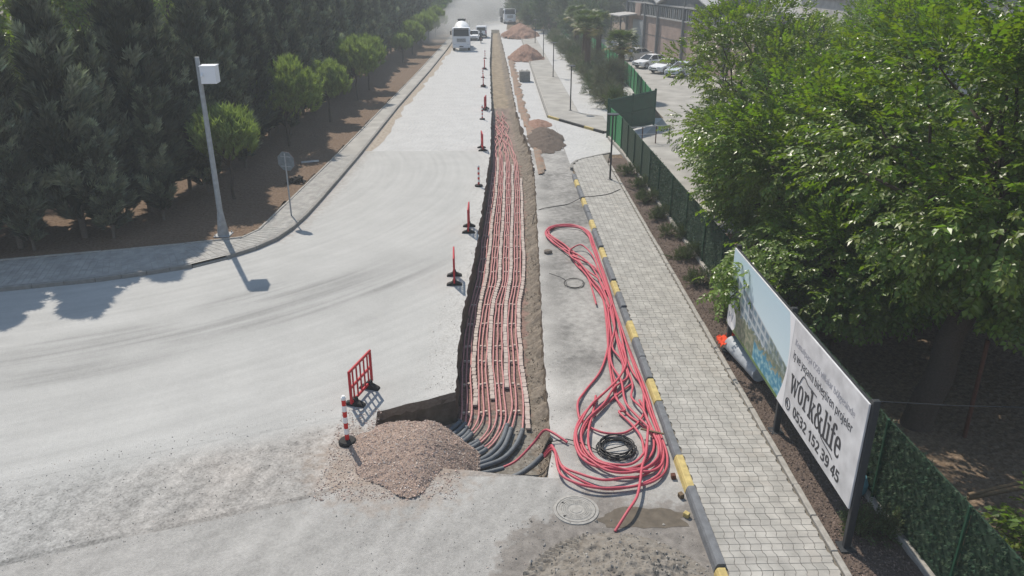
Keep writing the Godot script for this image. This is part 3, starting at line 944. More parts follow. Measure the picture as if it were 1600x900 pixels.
func kerb_piece(parent: Node, a: Vector2, b: Vector2, w: float, top: float, m: Material) -> void:
	var d := b - a
	var k := MB.new()
	k.box(Vector3.ZERO, Vector3(w, top + 0.05, d.length() - 0.008), Basis(), 0.014)
	part(parent, "kerb_stone", k, m, Transform3D(Basis.from_euler(Vector3(0, atan2(d.x, d.y), 0)), Vector3((a.x + b.x) * 0.5, top * 0.5 - 0.025, (a.y + b.y) * 0.5)))
const COIL := [
	[0.93, -14.36, 1.04, -14.28, 1.30, -14.01, 1.67, -13.61, 2.11, -13.36, 2.55, -13.43, 3.05, -13.62, 3.44, -13.98, 3.60, -14.51, 3.63, -15.27, 3.61, -16.39, 3.77, -17.23, 3.69, -18.33, 3.66, -19.88, 3.64, -21.28, 3.64, -22.45, 3.71, -24.67, 3.70, -26.86, 3.69, -28.80, 3.65, -30.06, 3.45, -30.66, 2.99, -31.21, 2.44, -31.12, 2.03, -30.68, 1.88, -30.08, 1.96, -29.57, 2.27, -28.82, 2.59, -27.88, 2.79, -26.35, 2.99, -25.44, 3.18, -24.31, 3.36, -23.27, 3.32, -21.86, 3.21, -20.57, 3.03, -19.48, 2.67, -18.20, 2.19, -17.25, 1.91, -16.56, 1.88, -15.96, 1.93, -15.84, 2.11, -15.43, 2.45, -15.19, 2.89, -15.25, 3.25, -15.61, 3.50, -16.17, 3.47, -16.69],
	[0.91, -14.02, 1.10, -14.04, 1.32, -13.84, 1.62, -13.37, 2.11, -13.12, 2.71, -13.18, 3.19, -13.33, 3.53, -13.75, 3.68, -14.33, 3.73, -15.20, 3.70, -16.24, 3.80, -16.84, 3.72, -17.90, 3.65, -18.93, 3.61, -20.56, 3.60, -21.85, 3.66, -23.77, 3.69, -26.23, 3.70, -28.32, 3.69, -29.80, 3.52, -30.52, 3.06, -30.98, 2.46, -30.90, 2.10, -30.48, 2.00, -29.82, 2.22, -29.25, 2.55, -28.34, 2.77, -27.31, 2.92, -25.84, 3.11, -24.87, 3.33, -23.87, 3.44, -22.85, 3.33, -21.29, 3.22, -20.05, 2.99, -18.79, 2.91, -17.78, 2.89, -16.85, 3.02, -16.18, 2.87, -16.11, 3.09, -15.55, 3.21, -14.95, 3.18, -14.39],
	[0.90, -13.88, 1.05, -13.87, 1.24, -13.62, 1.54, -13.24, 1.98, -13.07, 2.43, -13.09, 2.84, -13.19, 3.29, -13.48, 3.51, -13.92, 3.57, -14.51, 3.53, -15.14, 3.46, -15.96, 3.64, -17.23, 3.51, -18.05, 3.45, -19.24, 3.42, -20.57, 3.52, -21.85, 3.60, -24.13, 3.61, -26.44, 3.57, -28.21, 3.58, -29.54, 3.35, -30.52, 2.83, -30.80, 2.37, -30.74, 2.05, -30.34, 1.89, -29.70, 2.08, -28.82, 2.40, -27.88, 2.65, -27.20, 2.94, -26.77, 3.27, -26.34, 3.48, -25.63, 3.52, -24.86],
	[3.49, -22.25, 3.41, -20.74, 3.17, -19.48, 3.30, -18.71, 3.24, -18.05, 2.85, -17.24, 2.38, -16.61, 1.99, -15.96, 1.78, -15.43, 1.67, -14.85, 1.73, -14.24, 1.97, -13.89, 2.33, -13.74, 2.73, -13.71, 3.14, -13.76, 3.46, -14.09, 3.58, -14.63, 3.52, -15.27, 3.43, -16.03, 3.27, -16.70, 3.40, -17.36, 3.39, -18.41, 3.41, -19.72, 3.42, -21.10, 3.47, -22.85, 3.43, -24.13, 3.35, -25.44, 3.21, -26.45, 2.91, -27.20, 2.64, -27.54, 2.64, -27.09, 2.88, -26.14, 3.16, -25.34, 3.40, -24.67, 3.50, -23.60],
	[3.56, -21.01, 3.48, -19.48, 3.39, -18.41, 3.06, -17.57, 2.64, -16.92, 2.22, -16.31, 1.91, -15.63, 1.72, -15.04, 1.75, -14.36, 1.95, -14.00, 2.25, -13.66, 2.64, -13.57, 3.06, -13.70, 3.40, -14.04, 3.52, -14.57, 3.47, -15.21, 3.27, -15.75, 3.07, -16.40, 3.12, -17.50, 3.00, -18.34, 3.09, -19.40, 3.41, -20.74, 3.47, -22.05, 3.56, -22.61, 3.54, -23.95, 3.50, -25.83, 3.47, -26.87, 3.34, -27.75, 3.11, -28.10, 2.83, -27.99, 2.62, -27.42, 2.64, -26.88, 2.91, -26.04, 3.15, -24.68, 3.37, -23.60, 3.44, -22.15],
	[3.39, -17.50, 2.98, -16.98, 2.55, -16.43, 2.17, -15.84, 1.97, -15.50, 1.82, -14.91, 1.87, -14.36, 2.12, -14.00, 2.47, -13.82, 2.82, -13.85, 3.17, -14.10, 3.43, -14.57, 3.50, -15.14, 3.32, -15.61, 3.09, -16.03, 2.92, -16.70, 2.99, -17.78, 2.98, -18.71, 3.08, -19.73, 3.22, -21.11, 3.37, -23.10, 3.28, -23.95, 3.18, -24.86, 3.05, -25.64, 2.93, -26.66, 2.83, -27.53, 2.62, -28.22, 2.29, -29.06, 2.01, -29.70, 1.94, -30.21, 2.11, -30.68, 2.60, -31.04, 3.18, -30.93, 3.54, -30.32, 3.60, -29.17, 3.59, -27.86, 3.62, -26.54, 3.64, -24.67, 3.65, -23.26, 3.61, -21.66],
	[3.08, -22.62, 3.09, -24.13, 3.06, -25.06, 2.94, -26.04, 2.83, -27.20, 2.58, -27.71, 2.24, -28.34, 1.94, -29.19, 1.85, -29.83, 1.95, -30.41, 2.34, -30.88, 2.94, -31.12, 3.41, -30.72, 3.60, -29.80, 3.68, -28.68, 3.74, -27.52, 3.68, -25.83, 3.70, -24.12, 3.62, -22.25, 3.62, -20.13, 3.68, -19.31],
	[2.39, -16.86, 2.21, -15.98, 2.03, -15.23, 1.97, -14.54, 2.10, -14.12, 2.42, -13.91, 2.83, -13.93, 3.17, -14.33, 3.34, -14.89],
	[3.79, -22.44, 3.75, -20.74, 3.70, -19.72, 3.61, -18.70, 3.59, -17.91, 3.66, -16.97, 3.69, -16.23, 3.65, -15.95, 3.65, -15.07, 3.62, -14.39, 3.46, -13.86, 3.19, -13.64, 2.78, -13.65, 2.36, -13.77, 2.03, -14.06, 1.84, -14.60, 1.86, -15.17, 2.11, -15.77, 2.53, -16.41, 2.91, -17.18, 3.33, -17.77, 3.32, -18.41, 3.34, -19.48, 3.40, -20.57, 3.46, -21.85, 3.40, -22.61],
	[3.42, -15.25, 3.34, -14.89, 3.20, -14.27, 3.02, -13.76, 2.90, -13.27, 2.73, -12.71, 2.46, -12.23, 2.18, -11.87],
]

# ---------------------------------------------------------------- works: cables, bricks, heaps, barriers
# x of twelve cables (c) and four brick rows (b) across the trench, near to far: c c c b, four times
const LAY := [
	[-18.20, -1.07, -0.93, -0.81, -0.70, -0.59, -0.48, -0.35, -0.24, -0.12, -0.02, 0.10, 0.19, 0.30, 0.42, 0.61, 0.71],
	[-20.08, -1.14, -1.02, -0.90, -0.80, -0.68, -0.57, -0.44, -0.34, -0.23, -0.10, 0.04, 0.14, 0.25, 0.38, 0.52, 0.62],
	[-22.64, -1.13, -1.03, -0.91, -0.80, -0.68, -0.55, -0.43, -0.33, -0.21, -0.09, 0.02, 0.12, 0.22, 0.35, 0.49, 0.60],
	[-24.83, -1.04, -0.93, -0.82, -0.69, -0.56, -0.46, -0.36, -0.27, -0.15, -0.02, 0.08, 0.18, 0.31, 0.43, 0.55, 0.65],
	[-26.94, -0.87, -0.75, -0.65, -0.55, -0.39, -0.29, -0.17, -0.05, 0.10, 0.20, 0.29, 0.39, 0.51, 0.63, 0.75, 0.86],
	[-29.39, -0.82, -0.70, -0.58, -0.47, -0.33, -0.22, -0.11, 0.00, 0.13, 0.25, 0.35, 0.46, 0.58, 0.69, 0.83, 0.95],
	[-34.11, -0.69, -0.58, -0.48, -0.37, -0.23, -0.13, -0.02, 0.11, 0.25, 0.34, 0.43, 0.55, 0.69, 0.80, 0.92, 1.05],
	[-39.70, -0.52, -0.41, -0.32, -0.20, -0.06, 0.03, 0.12, 0.24, 0.37, 0.46, 0.55, 0.68, 0.83, 0.93, 1.03, 1.14],
	[-44.70, -0.40, -0.31, -0.23, -0.13, 0.01, 0.09, 0.17, 0.29, 0.42, 0.51, 0.60, 0.76, 0.90, 0.99, 1.08, 1.22]]
# each cable's last metres and, after the bar, its grey conduit
const ENDS := [
	[[-1.05, -17.78, -1.05, -17.03], [-1.05, -17.1, -1.3, -16.7, -1.75, -16.35]],
	[[-0.92, -17.46, -0.94, -16.9], [-0.93, -16.98, -1.15, -16.6, -1.6, -16.2]],
	[[-0.78, -17.46, -0.89, -16.73], [-0.88, -16.8, -1.05, -16.45, -1.5, -16.05]],
	[[-0.59, -17.45, -0.68, -16.9, -0.83, -16.55], [-0.8, -16.62, -0.98, -16.3, -1.4, -15.95]],
	[[-0.46, -17.45, -0.58, -16.84, -0.78, -16.43], [-0.74, -16.5, -0.95, -16.18, -1.4, -15.8]],
	[[-0.31, -17.45, -0.32, -16.83, -0.46, -16.4, -0.61, -16.15], [-0.57, -16.2, -0.8, -16.0, -1.3, -15.65]],
	[[-0.12, -17.45, -0.2, -16.83, -0.38, -16.37, -0.58, -16.06], [-0.54, -16.1, -0.8, -15.85, -1.3, -15.5]],
	[[0.0, -17.44, -0.06, -16.77, -0.25, -16.2, -0.49, -15.87], [-0.44, -15.92, -0.72, -15.7, -1.2, -15.38]],
	[[0.12, -17.6, 0.08, -16.98, -0.14, -16.25, -0.41, -15.76], [-0.36, -15.82, -0.62, -15.58, -1.1, -15.26]],
	[[0.29, -17.76, 0.14, -16.83], [0.15, -16.9, 0.02, -16.25, -0.21, -15.76, -0.49, -15.44, -1.0, -15.12]],
	[[0.39, -17.6, 0.24, -16.65], [0.25, -16.72, 0.07, -15.97, -0.21, -15.49, -0.54, -15.27, -1.0, -15.0]],
	[[0.59, -17.59, 0.53, -16.59], [0.54, -16.66, 0.34, -15.97, 0.02, -15.44, -0.45, -15.16, -1.0, -14.9]]]
const SPACERS := [-17.58, -19.04, -20.42, -21.44, -23.08, -24.66, -26.25, -27.81, -29.32, -30.72, -32.25, -34.11, -35.64, -37.0, -38.4, -39.8, -41.2, -42.6, -44.0]

func lay_x(j: int, z: float) -> float:
	var t := []
	for r in LAY: t.append([r[0], r[j]])
	if z > -18.2: return t[0][1]
	return along(t, z)

func make_cables() -> void:
	var q := noise(81, 0.45, 2)
	for k in 12:
		var col := (k / 3) * 4 + k % 3 + 1
		var pts := []
		var y := -0.80
		# loose and wavy in the far part, straight between the bricks
		var far := -58.0 - (k * 7 % 5) * 1.7
		var z := far
		while z < -46.0:
			var f := clampf((-46.0 - z) / 10.0, 0.0, 1.0)
			var x := lerpf(lay_x(col, -44.7), 0.1 + (k - 5.5) * 0.075 + 0.0 * f, f) + q.get_noise_2d(z * 0.9, k * 17.0) * 0.30 * f
			pts.append(Vector3(x, y + 0.03 * (k % 3) * f, z))
			z += 0.9
		z = -45.2
		while z < -18.4:
			pts.append(Vector3(lay_x(col, z) + q.get_noise_2d(z * 1.3, k * 9.0) * 0.03, y, z))
			z += 0.7
		var e: Array = ENDS[k][0]
		for j in range(0, e.size(), 2): pts.append(Vector3(e[j], y, e[j + 1]))
		var b := MB.new()
		b.tube(smooth(pts, 3), 0.0245, 7)
		whole("power_cable", b, M.cable_dusty, "dusty red cable lying in the trench, %s from the left wall" % ordinal(k + 1), "cable", Vector3.ZERO, "red cables laid along the trench")
		var c: Array = ENDS[k][1]
		var cp := []
		for j in range(0, c.size(), 2): cp.append(Vector3(c[j], -0.775 - 0.01 * (j / 2), c[j + 1]))
		var d := MB.new()
		d.tube(smooth(cp, 5), 0.062, 10, -1.0, true)
		# a collar at the mouth
		var c0: Vector3 = cp[0]; var c1: Vector3 = cp[0].lerp(cp[1], 0.12)
		d.tube(PackedVector3Array([c0, c1]), 0.069, 10)
		whole("conduit_pipe", d, M.conduit, "grey conduit pipe taking in the %s cable from the left in the trench" % ordinal(k + 1), "pipe", Vector3.ZERO, "grey conduits running under the gravel heap")
	# two more conduits at the near end with the cables that climb out to the coil
	var d := MB.new()
	d.tube(smooth([Vector3(0.06, -0.72, -14.98), Vector3(-0.3, -0.77, -14.9), Vector3(-0.95, -0.78, -14.72)], 5), 0.055, 10)
	whole("conduit_pipe", d, M.conduit, "short grey conduit at the near end of the trench with one bright red cable", "pipe", Vector3.ZERO, "grey conduits running under the gravel heap")
	d = MB.new()
	d.tube(smooth([Vector3(0.98, -0.38, -15.0), Vector3(0.7, -0.58, -14.85), Vector3(0.25, -0.72, -14.62), Vector3(-0.4, -0.76, -14.55), Vector3(-0.9, -0.78, -14.55)], 5), 0.068, 10)
	whole("conduit_pipe", d, M.conduit, "thick grey conduit rising to the corner where the red coil begins", "pipe", Vector3.ZERO, "grey conduits running under the gravel heap")
	d = MB.new()
	d.tube(smooth([Vector3(0.0, -0.71, -14.97), Vector3(0.35, -0.6, -15.1), Vector3(0.75, -0.3, -15.35), Vector3(1.0, 0.02, -15.4), Vector3(1.18, 0.1, -15.2), Vector3(1.5, 0.06, -14.85)], 6), 0.03, 8)
	whole("power_cable", d, M.cable_red, "single bright red cable arching out of the trench's near end", "cable", Vector3.ZERO, "red cables laid along the trench")
	# the long coil heaped beside the kerb
	var hn := noise(82, 0.35, 2)
	for k in COIL.size():
		var c: Array = COIL[k]
		var p := []
		for j in range(0, c.size(), 2):
			var lift := 0.034 + 0.026 * (k % 5) + absf(hn.get_noise_2d(c[j] * 3.0 + k * 31.0, c[j + 1] * 1.5)) * 0.10
			p.append(Vector3(minf(c[j], 3.70 - 0.012 * k), lift, c[j + 1]))
		if k < 3:
			p[0] = Vector3(1.0, -0.34, -14.98 + 0.06 * k)
			p[1] = Vector3(1.14 + 0.02 * k, 0.03 + 0.02 * k, -14.78 + 0.12 * k)
		if k == 9: p[-1].y = 0.02
		var b := MB.new()
		b.tube(smooth(p, 6), 0.030, 8)
		var names := ["thick red cable looping from the trench corner up to the coil's far end", "red cable forming the outermost bottom loop of the heaped coil", "red cable crossing low in front of the manhole into the coil", "red cable making the left bulge of the coil's near loop", "red cable crossing itself in a small loop near the coil's far end", "red cable of the coil's inner near loop beside the black coil", "red cable tracing the coil's narrow teardrop-shaped far loop", "red cable bending round the black coil on its left side", "red cable lying closest to the kerb in the coil", "red cable tail ending on the muddy patch below the coil"]
		whole("coil_cable", b, M.cable_red, names[k], "cable", Vector3.ZERO, "red cables heaped in a long coil")
	# black coil inside the near loop
	var p2 := PackedVector3Array()
	for k in 9 * 24:
		var a := TAU * k / 24.0
		var r := 0.37 + 0.05 * sin(k * 0.037 * TAU) + hn.get_noise_2d(k * 0.2, 5.0) * 0.06
		p2.append(Vector3(2.6 + cos(a) * r + hn.get_noise_2d(k * 0.05, 50.0) * 0.05, 0.02 + 0.02 * (k / 24 % 5) + absf(hn.get_noise_2d(k * 0.3, 9.0)) * 0.05, -14.62 + sin(a) * r * 1.05))
	for t in [Vector3(2.2, 0.04, -14.5), Vector3(1.85, 0.1, -14.75), Vector3(1.5, 0.08, -14.95), Vector3(1.15, 0.05, -14.9)]: p2.append(t)
	var bc := MB.new()
	bc.tube(p2, 0.014, 6)
	whole("cable_coil", bc, M.cable_black, "small round coil of thin black cable inside the red loop", "coil")
	var stub := MB.new()
	stub.tube(smooth([Vector3(1.13, 0.13, -14.88), Vector3(1.06, -0.1, -14.95), Vector3(0.98, -0.45, -15.1)], 4), 0.055, 10)
	whole("conduit_stub", stub, M.rubber, "short black pipe stub poking up at the trench's near corner", "pipe")
	var wire := MB.new()
	wire.tube(smooth([Vector3(5.9, 0.16, -36.5), Vector3(5.2, 0.16, -35.6), Vector3(4.4, 0.16, -35.2), Vector3(3.9, 0.18, -35.0), Vector3(3.2, 0.03, -34.4), Vector3(2.5, 0.02, -34.0), Vector3(1.9, 0.03, -33.6), Vector3(1.6, -0.1, -33.4), Vector3(1.45, -0.5, -33.0)], 5), 0.016, 5)
	whole("loose_wire", wire, M.cable_black, "thin dark wire lying across the pavement to the trench", "wire")
	wire = MB.new()
	var wp := []
	for k in 22: wp.append(Vector3(2.55 + cos(k * 0.75) * (0.32 + 0.05 * sin(k * 1.7)), 0.012 + 0.002 * k, -24.6 + sin(k * 0.75) * 0.45))
	wp.append(Vector3(2.2, 0.01, -25.1)); wp.append(Vector3(1.75, 0.01, -25.6))
	wire.tube(smooth(wp, 4), 0.008, 4)
	whole("wire_loop", wire, M.cable_black, "small loose loop of thin wire on the concrete strip", "wire")

func make_bricks() -> void:
	# four rows of flat concrete bricks between the cables
	var meshes := []
	for c in [Color(0.62, 0.52, 0.465), Color(0.66, 0.565, 0.50), Color(0.58, 0.48, 0.425), Color(0.63, 0.51, 0.45)]:
		var b := MB.new()
		b.colored = true
		b.col = c
		b.box(Vector3.ZERO, Vector3(0.122, 0.06, 0.2), Basis(), 0.005)
		meshes.append(b.mesh())
	var starts := [-17.9, -18.25, -18.85, -16.75]
	var stops := [-47.5, -46.3, -45.6, -42.4]
	for k in 4:
		var o := thing("brick_row", "row of flat pale bricks between the cables, %s from the left trench wall" % ordinal(k + 1), "brick row", Vector3.ZERO, 0.0, "brick rows dividing the cables")
		var z: float = starts[k]
		var wob := 0.0
		while z > stops[k]:
			var ln := 0.2
			var x := lay_x((k + 1) * 4, z)
			if k == 3 and z > -18.2: x = lerpf(0.69, 0.71, (z + 16.6) / -1.6)
			var dx := lay_x((k + 1) * 4, z - 0.1) - lay_x((k + 1) * 4, z + 0.1)
			wob = clampf(wob + rr(-0.012, 0.012), -0.02, 0.02)
			part(o, "brick", meshes[rng.randi() % 4], M.brick, Transform3D(Basis.from_euler(Vector3(rr(-0.03, 0.03), atan2(-dx, 0.2) * -1.0 + rr(-0.06, 0.06), rr(-0.04, 0.04))), Vector3(x + wob, -0.80 + rr(-0.012, 0.012), z - ln * 0.5)))
			z -= ln + rr(0.004, 0.016)
	var sb := MB.new()
	sb.box(Vector3.ZERO, Vector3(0.07, 0.065, 0.065), Basis(), 0.004)
	var sm := sb.mesh()
	for i in SPACERS.size():
		var z: float = SPACERS[i]
		var o := thing("spacer_row", "row of small pale spacer blocks across the trench, %s from the near end" % ordinal(i + 1), "spacer blocks", Vector3(0, 0, z), 0.0, "spacer rows holding the cables apart")
		for g in 4:
			for j in 2:
				var x := (lay_x(g * 4 + 1 + j, z) + lay_x(g * 4 + 2 + j, z)) * 0.5
				if i == 0: x = [[-0.99, -0.86], [-0.53, -0.40], [-0.07, 0.06], [0.35, 0.47]][g][j]
				part(o, "block", sm, M.spacer, Transform3D(Basis.from_euler(Vector3(0, rr(-0.15, 0.15), 0)), Vector3(x, -0.80 + rr(-0.01, 0.01), rr(-0.05, 0.05))))

func stones(count: int, f: Callable, r0: float, r1: float, cols: Array) -> Array:
	# transforms and tints of scattered stones
	var xf := []
	var cs := []
	while xf.size() < count:
		var p: Vector3 = f.call()
		var r := r0 * pow(r1 / r0, pow(rng.randf(), 2.5))
		xf.append(Transform3D(Basis.from_euler(Vector3(rr(0, 6), rr(0, 6), rr(0, 6))).scaled_local(Vector3(r, r * rr(0.5, 0.9), r * rr(0.7, 1.1))), p))
		var c: Color = cols[rng.randi() % cols.size()]
		var k := rr(0.75, 1.2)
		cs.append(Color(c.r * k, c.g * k, c.b * k))
	return [xf, cs]

func pebble() -> ArrayMesh:
	var b := MB.new()
	b.colored = true
	var p := []
	for d in [Vector3(1, 0.2, 0.1), Vector3(-1, -0.1, 0.2), Vector3(0.1, 1, -0.1), Vector3(-0.1, -1, 0.1), Vector3(0.2, 0.1, 1), Vector3(-0.1, 0.2, -1)]: p.append(d)
	for t in [[0, 2, 4], [2, 1, 4], [1, 3, 4], [3, 0, 4], [2, 0, 5], [1, 2, 5], [3, 1, 5], [0, 3, 5]]: b._t(p[t[0]], p[t[1]], p[t[2]], Vector3.ZERO)
	return b.mesh()

func gravel_y(x: float, z: float) -> float:
	# gravel tipped over the corner pit, its flank running down into the trench
	var dx := (x + 1.98) / 1.38
	var dz := (z + 14.65) / 1.6
	var an := atan2(dz, dx)
	var d := sqrt(dx * dx + dz * dz) * (1.0 + 0.06 * sin(an * 3.0 + 1.0) + 0.05 * sin(an * 7.0))
	var top := 0.31 * pow(clampf(1.0 - d, 0.0, 1.0), 0.85) * (1.25 - 0.25 * clampf(1.0 - d, 0.0, 1.0))
	if x > -1.75:
		var down := (x + 1.75) * 0.83 + maxf(0.0, -(z + 15.6)) * 0.5
		top -= down * down * 0.5 + down * 0.22
	if z < -15.7 and x > -2.95: top -= (-(z + 15.7)) * (0.7 + (x + 2.95) * 0.28)
	return top

func make_heaps() -> void:
	var peb := pebble()
	var gn := noise(83, 1.4, 4)
	var gf := noise(84, 7.0, 3)
	var gy := func(x: float, z: float) -> float:
		var y := gravel_y(x, z)
		if x < -2.95 or z > -13.9:
			if y < 0.012: return -99.0
		return y + gn.get_noise_2d(x, z) * 0.05 + gf.get_noise_2d(x, z) * 0.022
	var o := thing("gravel_heap", "heap of reddish crushed gravel tipped over the trench corner", "gravel heap", Vector3(-2.2, 0, -14.8))
	var m := MB.new()
	m.field(-3.95, -0.55, 96, -16.6, -12.9, 104, gy)
	part(o, "heap", m, M.gravel, Transform3D(Basis(), -o.position))
	var cols := [Color(0.52, 0.42, 0.35), Color(0.45, 0.34, 0.28), Color(0.60, 0.52, 0.45), Color(0.38, 0.29, 0.24), Color(0.54, 0.39, 0.32)]
	var s := stones(12000, func() -> Vector3:
		for t in 40:
			var x := rr(-3.9, -0.5)
			var z := rr(-16.5, -12.9)
			var y: float = gy.call(x, z)
			if y < -50.0:
				if rng.randf() < 0.3 and x < -0.9: return Vector3(x, 0.004, z)
				continue
			if y < -0.84: continue
			return Vector3(x, y, z)
		return Vector3(-2.2, 0.3, -14.8), 0.009, 0.034, cols)
	var st := many(o, "loose_gravel", peb, M.stone, s[0], s[1])
	st.position = -o.position
	# grit and stones lying on the road
	var gcols := [Color(0.24, 0.225, 0.20), Color(0.38, 0.35, 0.32), Color(0.48, 0.45, 0.41), Color(0.16, 0.15, 0.14), Color(0.42, 0.35, 0.30)]
	s = stones(6500, func() -> Vector3:
		for t in 60:
			var k := rng.randf()
			if k < 0.5:
				var x := rr(-14.0, -3.2)
				var za := line_at(SEAM_A, x); var zb := line_at(SEAM_B, x)
				return Vector3(x, 0.003, lerpf(zb - 0.6, za + 0.3, rng.randf()))
			if k < 0.72:
				var z := -17.4 - pow(rng.randf(), 1.5) * 32.0
				return Vector3(along(TL, z) - 0.06 - pow(rng.randf(), 2.0) * 0.8, 0.003, z)
			if k < 0.86:
				var z := -14.0 - pow(rng.randf(), 1.5) * 26.0
				return Vector3(along(TR, z) + 0.05 + pow(rng.randf(), 3.0) * 2.0, 0.003, z)
			return Vector3(-3.4 + rr(0, 5.4), 0.003, rr(-13.4, -10.4))
		return Vector3.ZERO, 0.004, 0.021, gcols)
	var gr := many(self, numbered("road_grit"), peb, M.stone, s[0], s[1])
	tag(gr, "grey grit and small stones scattered over the road and trench edges", "grit")
	# clods on the trench bed and ledges
	s = stones(5000, func() -> Vector3:
		var z := -13.8 - pow(rng.randf(), 1.4) * 36.0
		var a := along(FR, z); var b := along(TR, z)
		var x := lerpf(a, b - 0.04, rng.randf()) if rng.randf() < 0.6 else rr(along(TL, minf(z, -17.3)) + 0.1, a)
		var y := -0.87
		if x > a: y += smoothstep(0.0, 1.0, (x - a) / maxf(b - a + 0.15, 0.1)) * 0.42
		return Vector3(x, y, z), 0.008, 0.04, [Color(0.30, 0.25, 0.19), Color(0.24, 0.2, 0.16), Color(0.36, 0.3, 0.23)])
	var cl := many(self, numbered("trench_clods"), peb, M.stone, s[0], s[1])
	tag(cl, "brown clods and stones lying along the trench bed and ledge", "clods")
	# sandy heap at the near edge of the picture, with a tyre print along its left foot
	var hy := func(x: float, z: float) -> float:
		var d := Vector2((x - 2.05) / 2.15, (z + 9.55) / 2.5).length()
		var y := 0.85 * (1.0 - smoothstep(0.05, 1.0, d)) - 0.01
		if y < 0.004: return -99.0
		y += (gn.get_noise_2d(x * 1.6, z * 1.6) * 0.13 + gf.get_noise_2d(x, z) * 0.04) * clampf(y * 5.0, 0.0, 1.0)
		var e := d - 0.88
		if absf(e) < 0.09 and x < 1.6:
			var an := atan2((z + 9.55) / 2.5, (x - 2.05) / 2.15)
			y += 0.045 * (1.0 if fposmod(an * 16.0 + e * 9.0, 1.0) < 0.5 else -0.25)
		return y
	var sh := MB.new()
	sh.field(-0.2, 4.15, 145, -12.2, -7.0, 150, hy)
	var so := thing("sand_heap", "heap of grey sandy soil with a tyre print at its left foot", "sand heap", Vector3(2.05, 0, -9.5))
	part(so, "heap", sh, M.sand, Transform3D(Basis(), -so.position))
	s = stones(2500, func() -> Vector3:
		for t in 40:
			var x := rr(-0.1, 4.0)
			var z := rr(-12.3, -9.0)
			var y: float = hy.call(x, z)
			if y > -50.0: return Vector3(x, y, z)
			if rng.randf() < 0.15: return Vector3(x, 0.003, z)
		return Vector3(2, 0.6, -9.5), 0.007, 0.045, [Color(0.26, 0.245, 0.22), Color(0.19, 0.18, 0.16), Color(0.33, 0.31, 0.28)])
	var sc := many(so, "clods", peb, M.stone, s[0], s[1])
	sc.position = -so.position
	# puddle between the heap and the manhole
	var pd := MB.new()
	var pp := PackedVector2Array()
	for k in 26:
		var a := TAU * k / 26.0
		var r := 1.0 + gn.get_noise_2d(cos(a) * 0.8, sin(a) * 0.8) * 0.6
		pp.append(Vector2(2.85 + cos(a) * 0.95 * r, -12.25 + sin(a) * 0.33 * r))
	pd.flat(pp, 0.004)
	struct("mud_puddle", pd, M.wet_mud)
	# spoil heaps farther up the works
	heap(Vector3(3.35, 0, -99.0), 2.3, 4.5, 1.8, M.red_earth, "red_earth_heap", "pointed heap of reddish earth in front of the far one", 91)
	heap(Vector3(3.5, 0, -134.0), 3.3, 7.0, 2.2, M.red_earth, "red_earth_heap", "wide heap of reddish earth nearest the parked tipper", 92)
	heap(Vector3(2.95, 0, -49.3), 1.2, 4.2, 0.6, M.trench_earth, "spoil_heap", "low heap of dug dark brown soil beside the driveway mouth", 93, Color(0.175, 0.14, 0.115))
	heap(Vector3(2.75, 0, -54.6), 0.95, 1.7, 0.35, M.red_earth, "spoil_heap", "low mound of reddish soil behind the dark spoil", 94)
	# a bank of earth along the far right side of the trench
	var bk := MB.new()
	bk.field(0.3, 3.1, 24, -96.0, -40.0, 190, func(x, z):
		var a := along(TR, z) + 0.12
		var w := 0.55 + gn.get_noise_2d(z * 0.25, 3.0) * 0.35 + smoothstep(-46.0, -60.0, z) * 0.25
		var t: float = (x - a) / w
		if t < 0.0 or t > 1.0: return -99.0
		return 0.01 + sin(t * PI) * (0.10 + gn.get_noise_2d(x, z * 0.5) * 0.12) + gf.get_noise_2d(x, z) * 0.03, func(x, z): return Color(0.42, 0.275, 0.20).lerp(Color(0.33, 0.28, 0.23), clampf(0.5 + gn.get_noise_2d(x * 1.3, z * 0.8) * 1.4, 0.0, 1.0)))
	bk.colored = true
	whole("soil_bank", bk, M.trench_earth, "narrow bank of reddish soil along the trench's right edge", "soil bank")

func heap(at: Vector3, rx: float, rz: float, h: float, m: Material, called: String, label: String, sd: int, tint := Color(1, 1, 1)) -> void:
	var q := noise(sd, 0.6, 4)
	var b := MB.new()
	b.colored = true
	b.col = tint
	b.field(-rx, rx, 46, -rz, rz, 60, func(x, z):
		var d := Vector2(x / rx, z / rz).length() * (1.0 + q.get_noise_2d(x * 0.7, z * 0.7) * 0.25)
		var y := h * clampf(1.0 - d, 0.0, 1.0) * (1.0 - 0.25 * clampf(1.0 - d, 0.0, 1.0)) * 1.3
		if y <= 0.0: return -99.0
		return y + q.get_noise_2d(x * 3.0, z * 3.0) * 0.13 * minf(y * 2.0, 1.0))
	var o := thing(called, label, "earth heap", at, 0.0, "heaps of dug earth")
	part(o, "mound", b, m)

